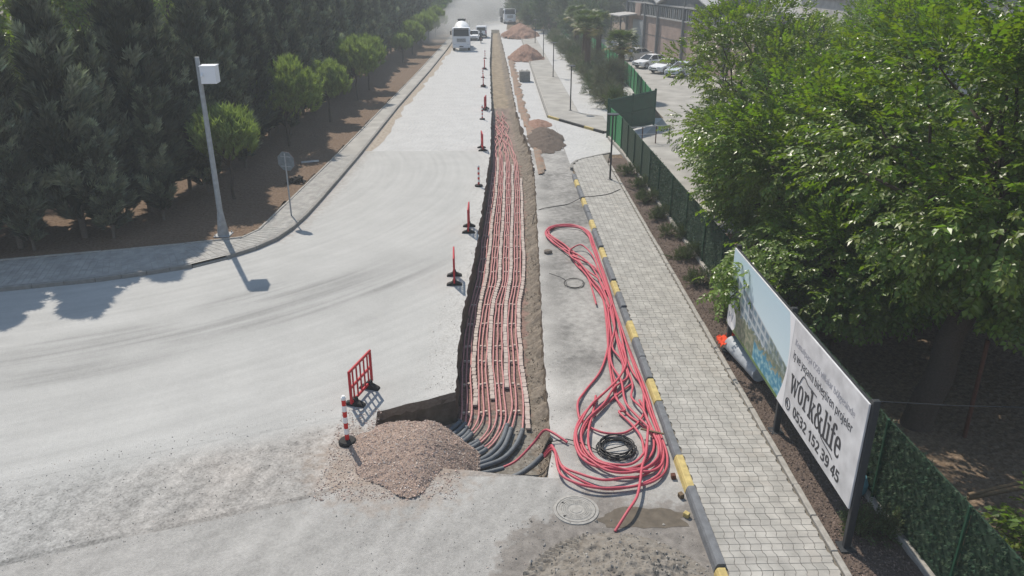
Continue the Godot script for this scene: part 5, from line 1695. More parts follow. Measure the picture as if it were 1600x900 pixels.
func make_plants() -> void:
	sprays = [leaf_spray(301, 9, 0.15, 0.105, 0.42), leaf_spray(302, 8, 0.165, 0.115, 0.38), leaf_spray(303, 11, 0.135, 0.09, 0.5)]
	make_cypresses()
	make_pines()
	make_palms()
	var g := "broadleaf trees behind the green fence"
	broad_tree(Vector3(9.9, 0, -15.6), Vector3(1.9, 6.3, -0.6), Vector3(4.8, 4.3, 4.4), 64, 6400, 0.36, 1.0, 701, "broadleaf_tree", "nearest large-leaved tree behind the signboard, thick dark trunk", g)
	broad_tree(Vector3(9.8, 0, -24.0), Vector3(0.3, 4.3, 0.4), Vector3(3.7, 3.7, 4.8), 46, 5400, 0.22, 0.95, 702, "broadleaf_tree", "leafy tree whose branches hang over the signboard's far end", g, Color(1, 1, 1), 0.235, [Vector3(-3.45, 1.75, 4.4), Vector3(-3.5, 1.35, 3.9), Vector3(-3.3, 2.7, 5.9), Vector3(-3.75, 2.05, 5.5), Vector3(-3.9, 2.35, 5.0)])
	broad_tree(Vector3(11.2, 0, -34.0), Vector3(0.0, 4.9, 0.0), Vector3(4.0, 4.2, 4.6), 44, 4800, 0.22, 0.9, 703, "broadleaf_tree", "leafy tree standing nearest the dark green gate", g, Color(1.05, 1.0, 0.9))
	broad_tree(Vector3(15.5, 0, -26.0), Vector3(-0.6, 4.9, 0.8), Vector3(4.8, 4.6, 5.6), 50, 5400, 0.25, 1.0, 704, "broadleaf_tree", "dense tree behind the middle of the signboard", g)
	broad_tree(Vector3(16.8, 0, -17.5), Vector3(0.0, 5.3, 0.6), Vector3(4.6, 4.6, 5.0), 44, 5000, 0.25, 1.05, 705, "broadleaf_tree", "dense tree at the right edge of the picture", g)
	broad_tree(Vector3(17.0, 0, -40.0), Vector3(0.0, 5.2, 0.0), Vector3(4.4, 4.2, 5.0), 40, 4000, 0.25, 1.0, 706, "broadleaf_tree", "tree rising in front of the factory's right end", g, Color(1.05, 1.05, 0.9))
	broad_tree(Vector3(9.35, 0, -10.2), Vector3(0.1, 0.95, 0.0), Vector3(0.7, 0.7, 0.7), 9, 150, 0.05, 1.1, 707, "broadleaf_sapling", "low leafy sapling at the bottom right corner", g, Color(1, 1, 1), 0.5)
	broad_tree(Vector3(9.5, 0, -19.6), Vector3(-0.1, 2.7, 0.2), Vector3(1.9, 1.7, 2.6), 22, 1900, 0.1, 0.95, 708, "broadleaf_sapling", "low bushy tree behind the middle of the signboard", g, Color(0.95, 1, 1), 0.36)
	broad_tree(Vector3(10.4, 0, -28.5), Vector3(-0.5, 2.4, 0.2), Vector3(2.2, 1.8, 2.8), 22, 2000, 0.1, 0.95, 709, "broadleaf_sapling", "low bushy tree pressed against the fence beyond the signboard", g, Color(0.95, 1, 1), 0.36)
	broad_tree(Vector3(13.6, 0, -20.5), Vector3(0, 2.8, 0.2), Vector3(2.6, 2.0, 2.8), 24, 2200, 0.1, 1.0, 710, "broadleaf_sapling", "low bushy tree in the shade behind the thick trunk", g, Color(0.95, 1, 1), 0.36)
	var h := "bright green trees behind the cypresses"
	var hk := ["leftmost pale green tree showing behind the cypresses", "second pale green tree showing behind the cypresses", "third pale green tree showing behind the cypresses", "pale green tree behind the cypresses, farthest right"]
	for k in 4:
		broad_tree(Vector3(-27.5 + k * 2.3, 0, -35.5 - k * 5.5), Vector3(0, 7.2, 0), Vector3(3.6, 4.4, 3.8), 30, 2300, 0.22, 1.35, 720 + k, "broadleaf_tree", hk[k], h, Color(1.5, 1.35, 0.8))
	for k in 5:
		broad_tree(Vector3(-38.0 + k * 4.2, 0, -50.0 - k * 7.5), Vector3(0, 7.4, 0), Vector3(5.0, 5.2, 5.0), 30, 1700, 0.25, 1.9, 735 + k, "broadleaf_tree", "bright green tree deeper behind the cypresses, %s from the left" % ordinal(k + 1), h, Color(1.5, 1.4, 0.8))
	# olives, shrubs and the far wood
	var olive := leaf_spray(310, 13, 0.07, 0.018, 0.34)
	var small := leaf_spray(311, 13, 0.06, 0.03, 0.28)
	bush("olive_tree", "grey-leaved olive tree at the far end of the signboard", Vector3(8.9, 0, -21.0), Vector3(1.5, 1.35, 1.5), 1900, M.leaf_olive, olive, 1.15, 750, "olives", 0.5)
	bush("olive_tree", "grey-leaved olive with a gnarled trunk just inside the planting bed's near end", Vector3(9.1, 0.1, -64.0), Vector3(1.3, 1.1, 1.3), 1400, M.leaf_olive, olive, 1.5, 751, "olives", 0.9)
	for k in 8:
		var tuft := leaf_spray(312 + k, 13, 0.06, 0.03, 0.28) if k == 0 else small
		bush("low_shrub", "low dark shrub in the planting strip, %s from the far end" % ordinal(k + 1), Vector3(6.95 + 0.12 * sin(k * 2.0), 0.1, -39.5 + k * 2.55), Vector3(0.32, 0.2, 0.7), 260, M.leaf_shrub, tuft, 0.8, 760 + k, "low shrubs in the planting strip")
	bush("low_shrub", "low dark shrub under the near end of the signboard", Vector3(7.05, 0.1, -11.6), Vector3(0.35, 0.18, 0.6), 260, M.leaf_shrub, small, 0.8, 775, "low shrubs in the planting strip")
	rng.seed = 780
	for k in 20:
		var z := -57.0 - k * 3.6
		bush("bed_shrub", "grey-green shrub in the planting bed, %s beyond the gate" % ordinal(k + 1), Vector3(8.35 + rr(-0.2, 0.4), 0.13, z), Vector3(0.75 + rr(0, 0.4), 0.5 + rr(0, 0.45), 0.9), 340, M.leaf_olive if k % 3 else M.leaf_shrub, small if k % 3 == 0 else olive, 1.7, 800 + k, "shrubs along the planting bed", 0.1, Color(1, 1, 0.9))
		rng.seed = 781 + k * 3
	for k in 7:
		bush("bed_shrub", "dark shrub among the palms, %s from the gate" % ordinal(k + 1), Vector3(10.0 + rr(-0.4, 0.6), 0.13, -69.0 - k * 6.0), Vector3(1.0, 0.9, 1.2), 380, M.leaf_olive, olive, 2.0, 840 + k, "shrubs among the palms", 0.2)
	var big := leaf_spray(313, 12, 0.16, 0.07, 0.55)
	var far := [[7.2, -150, 3.0], [9.5, -141, 3.6], [12.5, -134, 3.8], [15.5, -139, 4.2], [9, -158, 4.6], [13, -160, 5.0], [18, -150, 5.2], [24, -150, 5.4], [6.5, -172, 4.6], [10, -185, 5.4], [16, -178, 5.6], [8.5, -205, 5.2], [22, -185, 6.0], [13.0, -121.0, 2.6], [14.5, -128.0, 3.2]]
	for k in far.size():
		var r: float = far[k][2]
		bush("olive_tree", "grey-green tree of the far grove on the right, %s from the road side" % ordinal(k + 1), Vector3(far[k][0], 0, far[k][1]), Vector3(r, r * 0.72, r), 900, M.leaf_olive if k % 3 != 1 else M.leaf_shrub, big, 2.0, 860 + k, "far grove on the right", 1.0, Color(0.8, 0.85, 0.8))
	# wood closing the end of the road
	for k in 12:
		broad_tree(Vector3(-16.0 + k * 4.2, 0, -275.0 - absf(k - 4) * 2.0 + (k % 3) * 6.0), Vector3(0, 6.6, 0), Vector3(4.6, 5.2, 4.6), 18, 420, 0.25, 3.0, 900 + k, "far_tree", "dark tree closing the end of the road, %s from the left" % ordinal(k + 1), "trees at the end of the road", Color(0.6, 0.7, 0.7), 0.42)
	for k in 8:
		broad_tree(Vector3(-15.0 + k * 0.9, 0, -158.0 - k * 14.0), Vector3(0, 6.0, 0), Vector3(3.4, 5.0, 6.0), 14, 360, 0.25, 3.0, 930 + k, "far_tree", "dark tree on the left beyond the cypresses, %s from the near end" % ordinal(k + 1), "trees beyond the cypresses", Color(0.55, 0.62, 0.6), 0.42)

# ---------------------------------------------------------------- street furniture, fences, buildings
func lamp_post(at: Vector3, h: float, label: String) -> void:
	var o := thing("lamp_post", label, "lamp post", at, 0.0, "dark lamp posts along the pavement")
	var b := MB.new()
	b.tube(PackedVector3Array([Vector3(0, 0, 0), Vector3(0, h - 0.1, 0)]), 0.05, 10, 0.042)
	part(o, "pole", b, M.dark_steel)
	b = MB.new()
	b.lathe([Vector2(0.0, 0.0), Vector2(0.13, 0.0), Vector2(0.13, 0.02), Vector2(0.06, 0.05), Vector2(0.0, 0.05)], 14)
	part(o, "base_plate", b, M.dark_steel)
	b = MB.new()
	b.lathe([Vector2(0.05, h - 0.14), Vector2(0.08, h - 0.1), Vector2(0.3, h - 0.06), Vector2(0.31, h - 0.02), Vector2(0.1, h), Vector2(0, h)], 20)
	part(o, "lamp_head", b, M.dark_steel)
	b = MB.new()
	b.lathe([Vector2(0.27, h - 0.068), Vector2(0.09, h - 0.103)], 20)
	part(o, "diffuser", b, M.lamp_glass)

func make_posts() -> void:
	var names := ["dark lamp post at the near pavement's far end", "dark lamp post nearest the planting bed's near end", "second dark lamp post beyond the driveway", "third dark lamp post beyond the driveway", "farthest dark lamp post on the right"]
	var at := [Vector3(5.64, 0.14, -38.4), Vector3(5.45, 0.13, -59.7), Vector3(5.46, 0.13, -80.0), Vector3(5.44, 0.13, -98.0), Vector3(5.4, 0.13, -120.0)]
	for k in 5: lamp_post(at[k], 3.35, names[k])
	# pole with the white camera box
	var o := thing("camera_pole", "tall grey steel pole carrying a white camera box", "pole", Vector3(-11.2, 0.12, -29.76))
	var b := MB.new()
	b.tube(PackedVector3Array([Vector3(0, 0, 0), Vector3(0, 6.95, 0)]), 0.125, 8, 0.085)
	part(o, "pole", b, M.steel)
	b = MB.new()
	b.tube(PackedVector3Array([Vector3(0, 0.0, 0), Vector3(0, 0.95, 0)]), 0.25, 8, 0.13)
	part(o, "base_sleeve", b, M.steel)
	b = MB.new()
	b.box(Vector3(0, 0.02, 0), Vector3(0.62, 0.05, 0.62), Basis(), 0.01)
	part(o, "base_plate", b, M.steel)
	for k in 4:
		b = MB.new()
		b.tube(PackedVector3Array([Vector3(0.25 * (1 if k % 2 else -1), 0.03, 0.25 * (1 if k > 1 else -1)), Vector3(0.25 * (1 if k % 2 else -1), 0.12, 0.25 * (1 if k > 1 else -1))]), 0.02, 6)
		part(o, "anchor_bolt", b, M.steel)
	b = MB.new()
	b.box(Vector3(0, 0.55, 0.235), Vector3(0.13, 0.3, 0.03), Basis(), 0.008)
	part(o, "hatch", b, M.steel)
	var bx := thing("camera_box", "white metal box with a small camera, high on the grey pole", "box", Vector3(-11.2, 6.2, -29.76), 0.12)
	b = MB.new()
	b.box(Vector3(0.40, 0.25, 0.10), Vector3(0.56, 0.62, 0.62), Basis(), 0.012)
	part(bx, "housing", b, M.white_paint)
	b = MB.new()
	b.box(Vector3(0.40, 0.575, 0.10), Vector3(0.60, 0.03, 0.66), Basis(), 0.008)
	part(bx, "lid", b, M.white_paint)
	b = MB.new()
	b.box(Vector3(0.42, 0.25, 0.413), Vector3(0.47, 0.52, 0.008), Basis())
	part(bx, "door", b, M.white_paint)
	b = MB.new()
	b.tube(smooth([Vector3(0.2, 0.3, 0.41), Vector3(0.2, 0.3, 0.47), Vector3(0.2, 0.26, 0.52)], 3), 0.03, 8)
	b.lathe([Vector2(0, -0.06), Vector2(0.045, -0.045), Vector2(0.06, 0.0), Vector2(0.05, 0.03), Vector2(0, 0.04)], 12, Transform3D(Basis(), Vector3(0.2, 0.24, 0.53)))
	part(bx, "camera", b, M.white_paint)
	for y in [0.05, 0.45]:
		b = MB.new()
		b.box(Vector3(0.07, y, 0.0), Vector3(0.16, 0.06, 0.24), Basis(), 0.005)
		part(bx, "clamp", b, M.steel)
	# back of a stop sign
	o = thing("road_sign", "grey back of an octagonal road sign on a thin post", "road sign", Vector3(-9.1, 0.12, -32.34), -0.35)
	b = MB.new()
	b.tube(PackedVector3Array([Vector3(0, -0.1, 0), Vector3(0, 2.75, 0)]), 0.032, 8)
	part(o, "post", b, M.steel)
	var oc := PackedVector2Array()
	for k in 8: oc.append(Vector2(cos((k + 0.5) * PI / 4), sin((k + 0.5) * PI / 4)) * 0.43)
	b = MB.new()
	b.extrude(oc, 0.012, Transform3D(Basis(), Vector3(0, 2.42, -0.055)))
	part(o, "plate", b, M.sign_back)
	b = MB.new()
	b.extrude(oc, 0.002, Transform3D(Basis(), Vector3(0, 2.42, -0.058)))
	part(o, "red_face", b, M.red_band)
	for y in [2.2, 2.62]:
		b = MB.new()
		b.box(Vector3(0, y, -0.036), Vector3(0.5, 0.04, 0.016), Basis(), 0.003)
		part(o, "rail", b, M.steel)
	# litter on the verge
	b = MB.new()
	b.box(Vector3.ZERO, Vector3(0.95, 0.03, 0.35), Basis.from_euler(Vector3(0.02, 0.25, 0.03)), 0.005)
	whole("flat_board", b, M.facade_pale, "pale flat board lying on the verge beyond the road sign", "board", Vector3(-10.57, 0.2, -42.45))
	b = MB.new()
	rng.seed = 77
	for k in 26: b.tube(smooth([Vector3(rr(-0.4, 0.4), rr(0, 0.1), rr(-0.4, 0.4)), Vector3(rr(-0.3, 0.3), rr(0.1, 0.3), rr(-0.3, 0.3)), Vector3(rr(-0.5, 0.5), rr(0, 0.12), rr(-0.5, 0.5))], 3), rr(0.02, 0.06), 5)
	whole("brushwood_pile", b, M.rubber, "small dark pile of rags and sticks by the road sign", "pile", Vector3(-10.3, 0.12, -38.3))
	b = MB.new()
	b.box(Vector3.ZERO, Vector3(0.24, 0.32, 0.02), Basis.from_euler(Vector3(0, 0.2, 0.1)), 0.004)
	whole("yellow_notice", b, M.tag_yellow, "small yellow notice hanging among the cypress trunks", "notice", Vector3(-14.9, 1.55, -34.6))

func make_fences() -> void:
	var F := [Vector2(7.95, 2.0), Vector2(7.62, -10.0), Vector2(7.52, -12.6), Vector2(7.41, -26.2), Vector2(7.37, -34.5), Vector2(7.3, -45.6), Vector2(7.1, -49.4)]
	var o := thing("green_fence", "dark green artificial hedge fence along the planting strip", "fence", Vector3(7.4, 0, -20))
	var foot := thing("fence_footing", "low pale concrete footing under the dark green fence", "footing", Vector3(7.4, 0, -20))
	var blades := []
	var bcol := []
	rng.seed = 66
	var tot := 0.0
	for k in F.size() - 1:
		var a: Vector2 = F[k]; var c: Vector2 = F[k + 1]
		var n := maxi(1, roundi(a.distance_to(c) / 2.4))
		for j in n:
			var p := a.lerp(c, float(j) / n); var q := a.lerp(c, float(j + 1) / n)
			var d := q - p
			var bs := Basis.from_euler(Vector3(0, atan2(d.x, d.y), 0))
			var mid := Vector3((p.x + q.x) / 2, 0, (p.y + q.y) / 2) - o.position
			var bright := k == 5
			var b := MB.new()
			b.box(Vector3(0, 1.1, 0), Vector3(0.035, 1.78, d.length() - 0.03), Basis(), 0.008)
			part(o, "panel", b, M.fence_bright if bright else M.fence_green, Transform3D(bs, mid))
			b = MB.new()
			b.box(Vector3(0.05, 1.0, d.length() * 0.5), Vector3(0.05, 2.04, 0.05), Basis(), 0.005)
			part(o, "post", b, M.gate_green, Transform3D(bs, mid))
			b = MB.new()
			b.box(Vector3(0, 0.1, 0), Vector3(0.17, 0.22 + rr(-0.02, 0.02), d.length() - 0.01), Basis(), 0.015)
			part(foot, "footing_block", b, M.border, Transform3D(Basis.from_euler(Vector3(0, atan2(d.x, d.y) + rr(-0.012, 0.012), 0)), mid + Vector3(-0.05, 0, 0)))
			if not bright and p.y < -6.0 and p.y > -36.0:
				var cnt := int(d.length() * (620 if p.y > -20.0 else 260))
				for s in cnt:
					var t := rng.randf()
					var w := p.lerp(q, t)
					var g := rr(0.65, 1.3)
					var sd := -1.0 if rng.randf() < 0.8 else 1.0
					blades.append(Transform3D(aim(Vector3(sd, rr(-0.6, 0.9), rr(-0.8, 0.8)), rr(0, 6)), Vector3(w.x + 0.015 * sd, rr(0.22, 2.02), w.y) - o.position))
					bcol.append(Color(g * (1.0 + rr(0, 0.6)), g, g))
	var bl := MB.new()
	bl.colored = true
	for k in 7:
		var a := k * 0.9
		var dd := Vector3(cos(a) * 0.5, sin(a) * 0.5, 1).normalized()
		var sd2 := dd.cross(Vector3(0.3, 1, 0.2)).normalized() * 0.006
		bl.tri(-sd2, sd2, dd * 0.075)
	many(o, "green_needles", bl.mesh(), M.blade, blades, bcol)
	# gate
	var g := thing("green_gate", "tall dark green sheet metal gate across the yard entrance", "gate", Vector3(7.02, 0, -49.9), atan2(4.4, 3.84) * -1.0 + 0.0)
	var ga := Vector2(7.02, -49.9); var gb := Vector2(10.86, -54.3)
	var gd := gb - ga
	g.rotation.y = atan2(-gd.y, gd.x)
	for k in 2:
		var b := MB.new()
		b.box(Vector3(gd.length() * (0.25 + 0.5 * k), 1.25, 0), Vector3(gd.length() * 0.5 - 0.04, 2.3, 0.06), Basis(), 0.01)
		part(g, "leaf_panel", b, M.gate_green)
	for k in 3:
		var b := MB.new()
		b.box(Vector3(gd.length() * 0.5 * k, 1.25, 0.0), Vector3(0.12, 2.5, 0.12), Basis(), 0.01)
		part(g, "post", b, M.gate_green)
	for y in [0.3, 1.25, 2.2]:
		var b := MB.new()
		b.box(Vector3(gd.length() * 0.5, y, 0.05), Vector3(gd.length(), 0.06, 0.05), Basis(), 0.005)
		part(g, "rail", b, M.gate_green)
	# pipe railing just inside
	var r := thing("pipe_railing", "low pipe railing inside the fence by the gate", "railing", Vector3(8.0, 0, -47.5))
	for k in 4:
		var b := MB.new()
		b.tube(PackedVector3Array([Vector3(k * 0.9, 0, -k * 0.25), Vector3(k * 0.9, 1.1, -k * 0.25)]), 0.035, 8)
		part(r, "post", b, M.rust)
	for y in [0.6, 1.08]:
		var b := MB.new()
		b.tube(PackedVector3Array([Vector3(0, y, 0), Vector3(2.7, y, -0.75)]), 0.03, 8)
		part(r, "rail", b, M.steel)
	# fence round the yard
	var F2 := [Vector2(10.95, -54.5), Vector2(11.6, -64.0), Vector2(12.1, -72.0), Vector2(12.35, -86), Vector2(12.45, -100.0), Vector2(11.6, -120.0), Vector2(10.95, -136.7), Vector2(10.8, -150.0)]
	var o2 := thing("green_fence", "bright green screen fence between the planting bed and the yard", "fence", Vector3(12, 0, -90))
	for k in F2.size() - 1:
		var a: Vector2 = F2[k]; var c: Vector2 = F2[k + 1]
		var n := maxi(1, roundi(a.distance_to(c) / 3.0))
		for j in n:
			var p := a.lerp(c, float(j) / n); var q := a.lerp(c, float(j + 1) / n)
			var d := q - p
			var xf := Transform3D(Basis.from_euler(Vector3(0, atan2(d.x, d.y), 0)), Vector3((p.x + q.x) / 2, 0, (p.y + q.y) / 2) - o2.position)
			var b := MB.new()
			b.box(Vector3(0, 1.0, 0), Vector3(0.04, 1.95, d.length() - 0.03), Basis(), 0.008)
			part(o2, "panel", b, M.fence_bright, xf)
			b = MB.new()
			b.box(Vector3(0.06, 1.05, d.length() * 0.5), Vector3(0.06, 2.1, 0.06), Basis(), 0.005)
			part(o2, "post", b, M.gate_green, xf)

func text_part(parent: Node, called: String, words: String, font: Font, m: Material, z0: float, z1: float, y0: float, y1: float) -> void:
	# words on the board's face, fitted between z0 and z1 and between y0 and y1
	var t := TextMesh.new()
	t.text = words
	t.font = font
	t.font_size = 48
	t.pixel_size = 0.01
	t.depth = 0.004
	t.curve_step = 1.0
	var box := t.get_aabb()
	var bs := Basis(Vector3(0, 0, (z1 - z0) / box.size.x), Vector3(0, (y1 - y0) / box.size.y, 0), Vector3(-1, 0, 0))
	part(parent, called, t, m, Transform3D(bs, Vector3(-0.0205, y0, z0) - bs * Vector3(box.position.x, box.position.y, 0)))

func sign_print() -> ImageTexture:
	# the printed picture: pale sky, a long white building with windows, planting and a pool, in a curved field
	var w := 640
	var h := 400
	var im := Image.create(w, h, false, Image.FORMAT_RGB8)
	var white := Color(0.86, 0.86, 0.87)
	im.fill(white)
	var nz := noise(55, 0.03, 4)
	for y in h:
		for x in w:
			var edge := 560.0 + 70.0 * sin(PI * (0.15 + 0.75 * y / h))
			if x > edge: continue
			var c := Color(0.70, 0.79, 0.83).lerp(Color(0.82, 0.87, 0.88), float(y) / h)
			var k := nz.get_noise_2d(x, y)
			# building, its roof line falling to the right
			var roof := 95.0 + x * 0.20
			if x < 70: roof = 150.0
			if y > roof and y < 290 and x > 60:
				c = Color(0.60, 0.64, 0.66)
				var u := fposmod(x, 46.0)
				var v := fposmod(y - roof, 44.0)
				if u > 8 and u < 38 and v > 9 and v < 34: c = Color(0.34, 0.42, 0.48).lerp(Color(0.58, 0.67, 0.71), fposmod(x * 0.37 + y * 0.11, 1.0) * 0.5)
				if v < 5: c = Color(0.72, 0.76, 0.78)
				if x > 430: c = c.lerp(Color(0.30, 0.36, 0.28), clampf((x - 430) / 90.0, 0, 0.7) * (0.6 + k))
			if y >= 270 + k * 30:
				c = Color(0.36, 0.40, 0.32).lerp(Color(0.54, 0.54, 0.46), clampf(0.5 + k * 1.6, 0, 1))
				if x > 320 and y > 300 + k * 40: c = Color(0.20, 0.47, 0.58).lerp(Color(0.55, 0.68, 0.7), clampf(0.4 + k * 1.5, 0, 1))
				if y > 384: c = Color(0.36, 0.46, 0.22)
			if Vector2(x - 45, (y - 345)).length() < 62: c = Color(0.88, 0.88, 0.89)
			im.set_pixel(x, y, c)
	for k in 5: im.fill_rect(Rect2i(22 + k * 10, 322 + (k % 2) * 14, 6, 30 - (k % 3) * 6), Color(0.45, 0.48, 0.55))
	return ImageTexture.create_from_image(im)

func make_billboard() -> void:
	var z0 := -11.26
	var z1 := -19.30
	var L := z0 - z1
	var o := thing("signboard", "large white signboard with dark lettering on three dark posts", "signboard", Vector3(6.3, 0, z0))
	# local: x to the right as one reads it from the road (towards +z is the right end), so the face looks to -x
	for k in 3:
		var z: float = [0.0, -3.9, -8.02][k]
		var b := MB.new()
		b.box(Vector3(0.09, 1.62, z), Vector3(0.13, 3.26, 0.10), Basis(), 0.008)
		part(o, "post", b, M.dark_steel)
		b = MB.new()
		b.box(Vector3(0.09, 0.11, z), Vector3(0.3, 0.03, 0.3), Basis(), 0.004)
		part(o, "foot_plate", b, M.dark_steel)
	var p := MB.new()
	p.box(Vector3(0, 2.075, -L * 0.5), Vector3(0.035, 2.19, L), Basis(), 0.004)
	part(o, "panel", p, M.print_white)
	for y in [1.0, 2.0, 3.15]:
		var b := MB.new()
		b.box(Vector3(0.045, y, -L * 0.5), Vector3(0.045, 0.06, L - 0.1), Basis())
		part(o, "back_rail", b, M.dark_steel)
	# printed picture on the far part of the panel
	var m := MB.new()
	var x := -0.0205
	var zr := -3.5
	var zl := -L + 0.02
	m.put(Vector3(x, 0.99, zr), Vector3(-1, 0, 0)); m.put(Vector3(x, 0.99, zl), Vector3(-1, 0, 0)); m.put(Vector3(x, 3.16, zl), Vector3(-1, 0, 0)); m.put(Vector3(x, 3.16, zr), Vector3(-1, 0, 0))
	m.uv = PackedVector2Array([Vector2(1, 1), Vector2(0, 1), Vector2(0, 0), Vector2(1, 0)])
	m.iquad(0, 3, 2, 1)
	var pm := StandardMaterial3D.new()
	pm.resource_name = "sign_picture"
	pm.albedo_texture = sign_print()
	pm.roughness = 0.5
	part(o, "printed_picture", m, pm)
	# lettering; words run from the far end towards the near end
	var sans := SystemFont.new()
	sans.font_names = PackedStringArray(["Droid Sans"])
	var bold := SystemFont.new()
	bold.font_names = PackedStringArray(["Droid Sans"])
	bold.font_weight = 700
	var serif := SystemFont.new()
	serif.font_names = PackedStringArray(["Droid Serif"])
	serif.font_weight = 700
	text_part(o, "small_lettering", "Kemalpaşa OSB villalar bölgesinde", sans, M.ink_pale, -3.32, -0.39, 2.60, 2.79)
	text_part(o, "slogan_lettering", "iş ve yaşamı birleştiren projeler", sans, M.ink, -3.32, -0.39, 2.27, 2.52)
	text_part(o, "name_lettering", "work&life", serif, M.ink, -3.27, -0.67, 1.56, 2.17)
	text_part(o, "phone_lettering", "0532 152 39 45", bold, M.ink, -2.92, -0.52, 1.13, 1.38)
	# handset mark in a ring before the number
	var ring := MB.new()
	var rp := PackedVector3Array()
	for k in 25: rp.append(Vector3(x, 1.24 + sin(TAU * k / 24.0) * 0.13, -3.24 + cos(TAU * k / 24.0) * 0.13))
	ring.tube(rp, 0.012, 5)
	ring.tube(smooth([Vector3(x, 1.31, -3.28), Vector3(x, 1.24, -3.28), Vector3(x, 1.18, -3.2)], 3), 0.02, 5)
	part(o, "phone_mark", ring, M.ink)
	# roof line drawn over the name, and the flourish under it
	var fl := MB.new()
	fl.tube(smooth([Vector3(x, 1.98, -2.82), Vector3(x, 2.2, -2.7), Vector3(x, 2.24, -2.58), Vector3(x, 2.18, -2.42), Vector3(x, 2.18, -2.2), Vector3(x, 2.17, -1.95)], 5), 0.012, 4)
	fl.tube(smooth([Vector3(x, 1.75, -1.6), Vector3(x, 1.55, -1.5), Vector3(x, 1.5, -1.3), Vector3(x, 1.47, -1.05), Vector3(x, 1.42, -0.9)], 5), 0.012, 4)
	part(o, "drawn_line", fl, M.ink)
	# rolled banner with an orange end leaning under the board
	var rb := thing("rolled_banner", "rolled grey banner lying under the signboard", "roll", Vector3(6.45, 0.12, -19.1))
	var r := MB.new()
	r.tube(PackedVector3Array([Vector3(0, 0.30, 0), Vector3(0.22, 0.26, 1.75)]), 0.24, 14, 0.20)
	r.tube(PackedVector3Array([Vector3(0.12, 0.12, 0.1), Vector3(0.36, 0.12, 1.6)]), 0.12, 10)
	part(rb, "roll", r, M.roll_grey)
	var oc := MB.new()
	rng.seed = 88
	oc.field(-0.35, 0.35, 14, -0.45, 0.1, 12, func(xx, zz): return 0.42 + rr(-0.05, 0.06) - absf(xx) * 0.5)
	whole("orange_cloth", oc, M.cloth_orange, "crumpled orange-red cloth on the end of the rolled banner", "cloth", Vector3(6.45, 0.15, -19.05))
	# padded bag against the fence
	var bg := thing("patterned_bag", "stuffed blue patterned bag leaning on the fence footing", "bag", Vector3(7.22, 0.1, -12.95))
	var bm := MB.new()
	var qn := noise(89, 2.0, 2)
	for layer in 1:
		var prof := [Vector2(0.0, 0.0), Vector2(0.22, 0.02), Vector2(0.29, 0.15), Vector2(0.28, 0.32), Vector2(0.2, 0.44), Vector2(0.08, 0.48), Vector2(0.05, 0.54), Vector2(0.0, 0.55)]
		bm.lathe(prof, 12, Transform3D(Basis.from_euler(Vector3(0.1, 0.4, -0.15)).scaled(Vector3(0.8, 1, 1.1)), Vector3.ZERO))
	part(bg, "sack", bm, M.bag_blue)
	for k in 5:
		var pt := MB.new()
		pt.lathe([Vector2(0, 0.004), Vector2(0.05, 0.0)], 7, Transform3D(aim(Vector3(-1, 0.15, 0)) * Basis(Vector3.RIGHT, PI / 2), Vector3(-0.245, 0.12 + 0.07 * k, 0.12 * sin(k * 2.3))))
		part(bg, "printed_flower", pt, M.red_band if k % 2 else M.white_band)
	# timber rails under the trees
	for k in 2:
		var t := MB.new()
		t.tube(smooth([Vector3(8.6, 1.0 + 0.07 * k, -11.5), Vector3(9.6, 1.2, -11.55 - 0.1 * k), Vector3(11.5, 1.5, -11.7)], 3), 0.045, 7)
		whole("timber_rail", t, M.wood, ["upper bark-covered pole spanning the shade under the trees", "lower bark-covered pole beside the upper one under the trees"][k], "pole")
	var wp := MB.new()
	wp.tube(PackedVector3Array([Vector3(6.4, 3.14, -11.42), Vector3(8.0, 2.98, -11.5), Vector3(11.5, 2.8, -11.6)]), 0.009, 5)
	whole("steel_wire", wp, M.dark_steel, "taut steel cable strung from the signboard's near post to the right", "wire")
	wp = MB.new()
	wp.tube(PackedVector3Array([Vector3(10.75, 0, -15.0), Vector3(10.85, 2.4, -15.2)]), 0.05, 7)
	whole("rusty_post", wp, M.rust, "rusty brown post in the shade right of the thick trunk", "post")

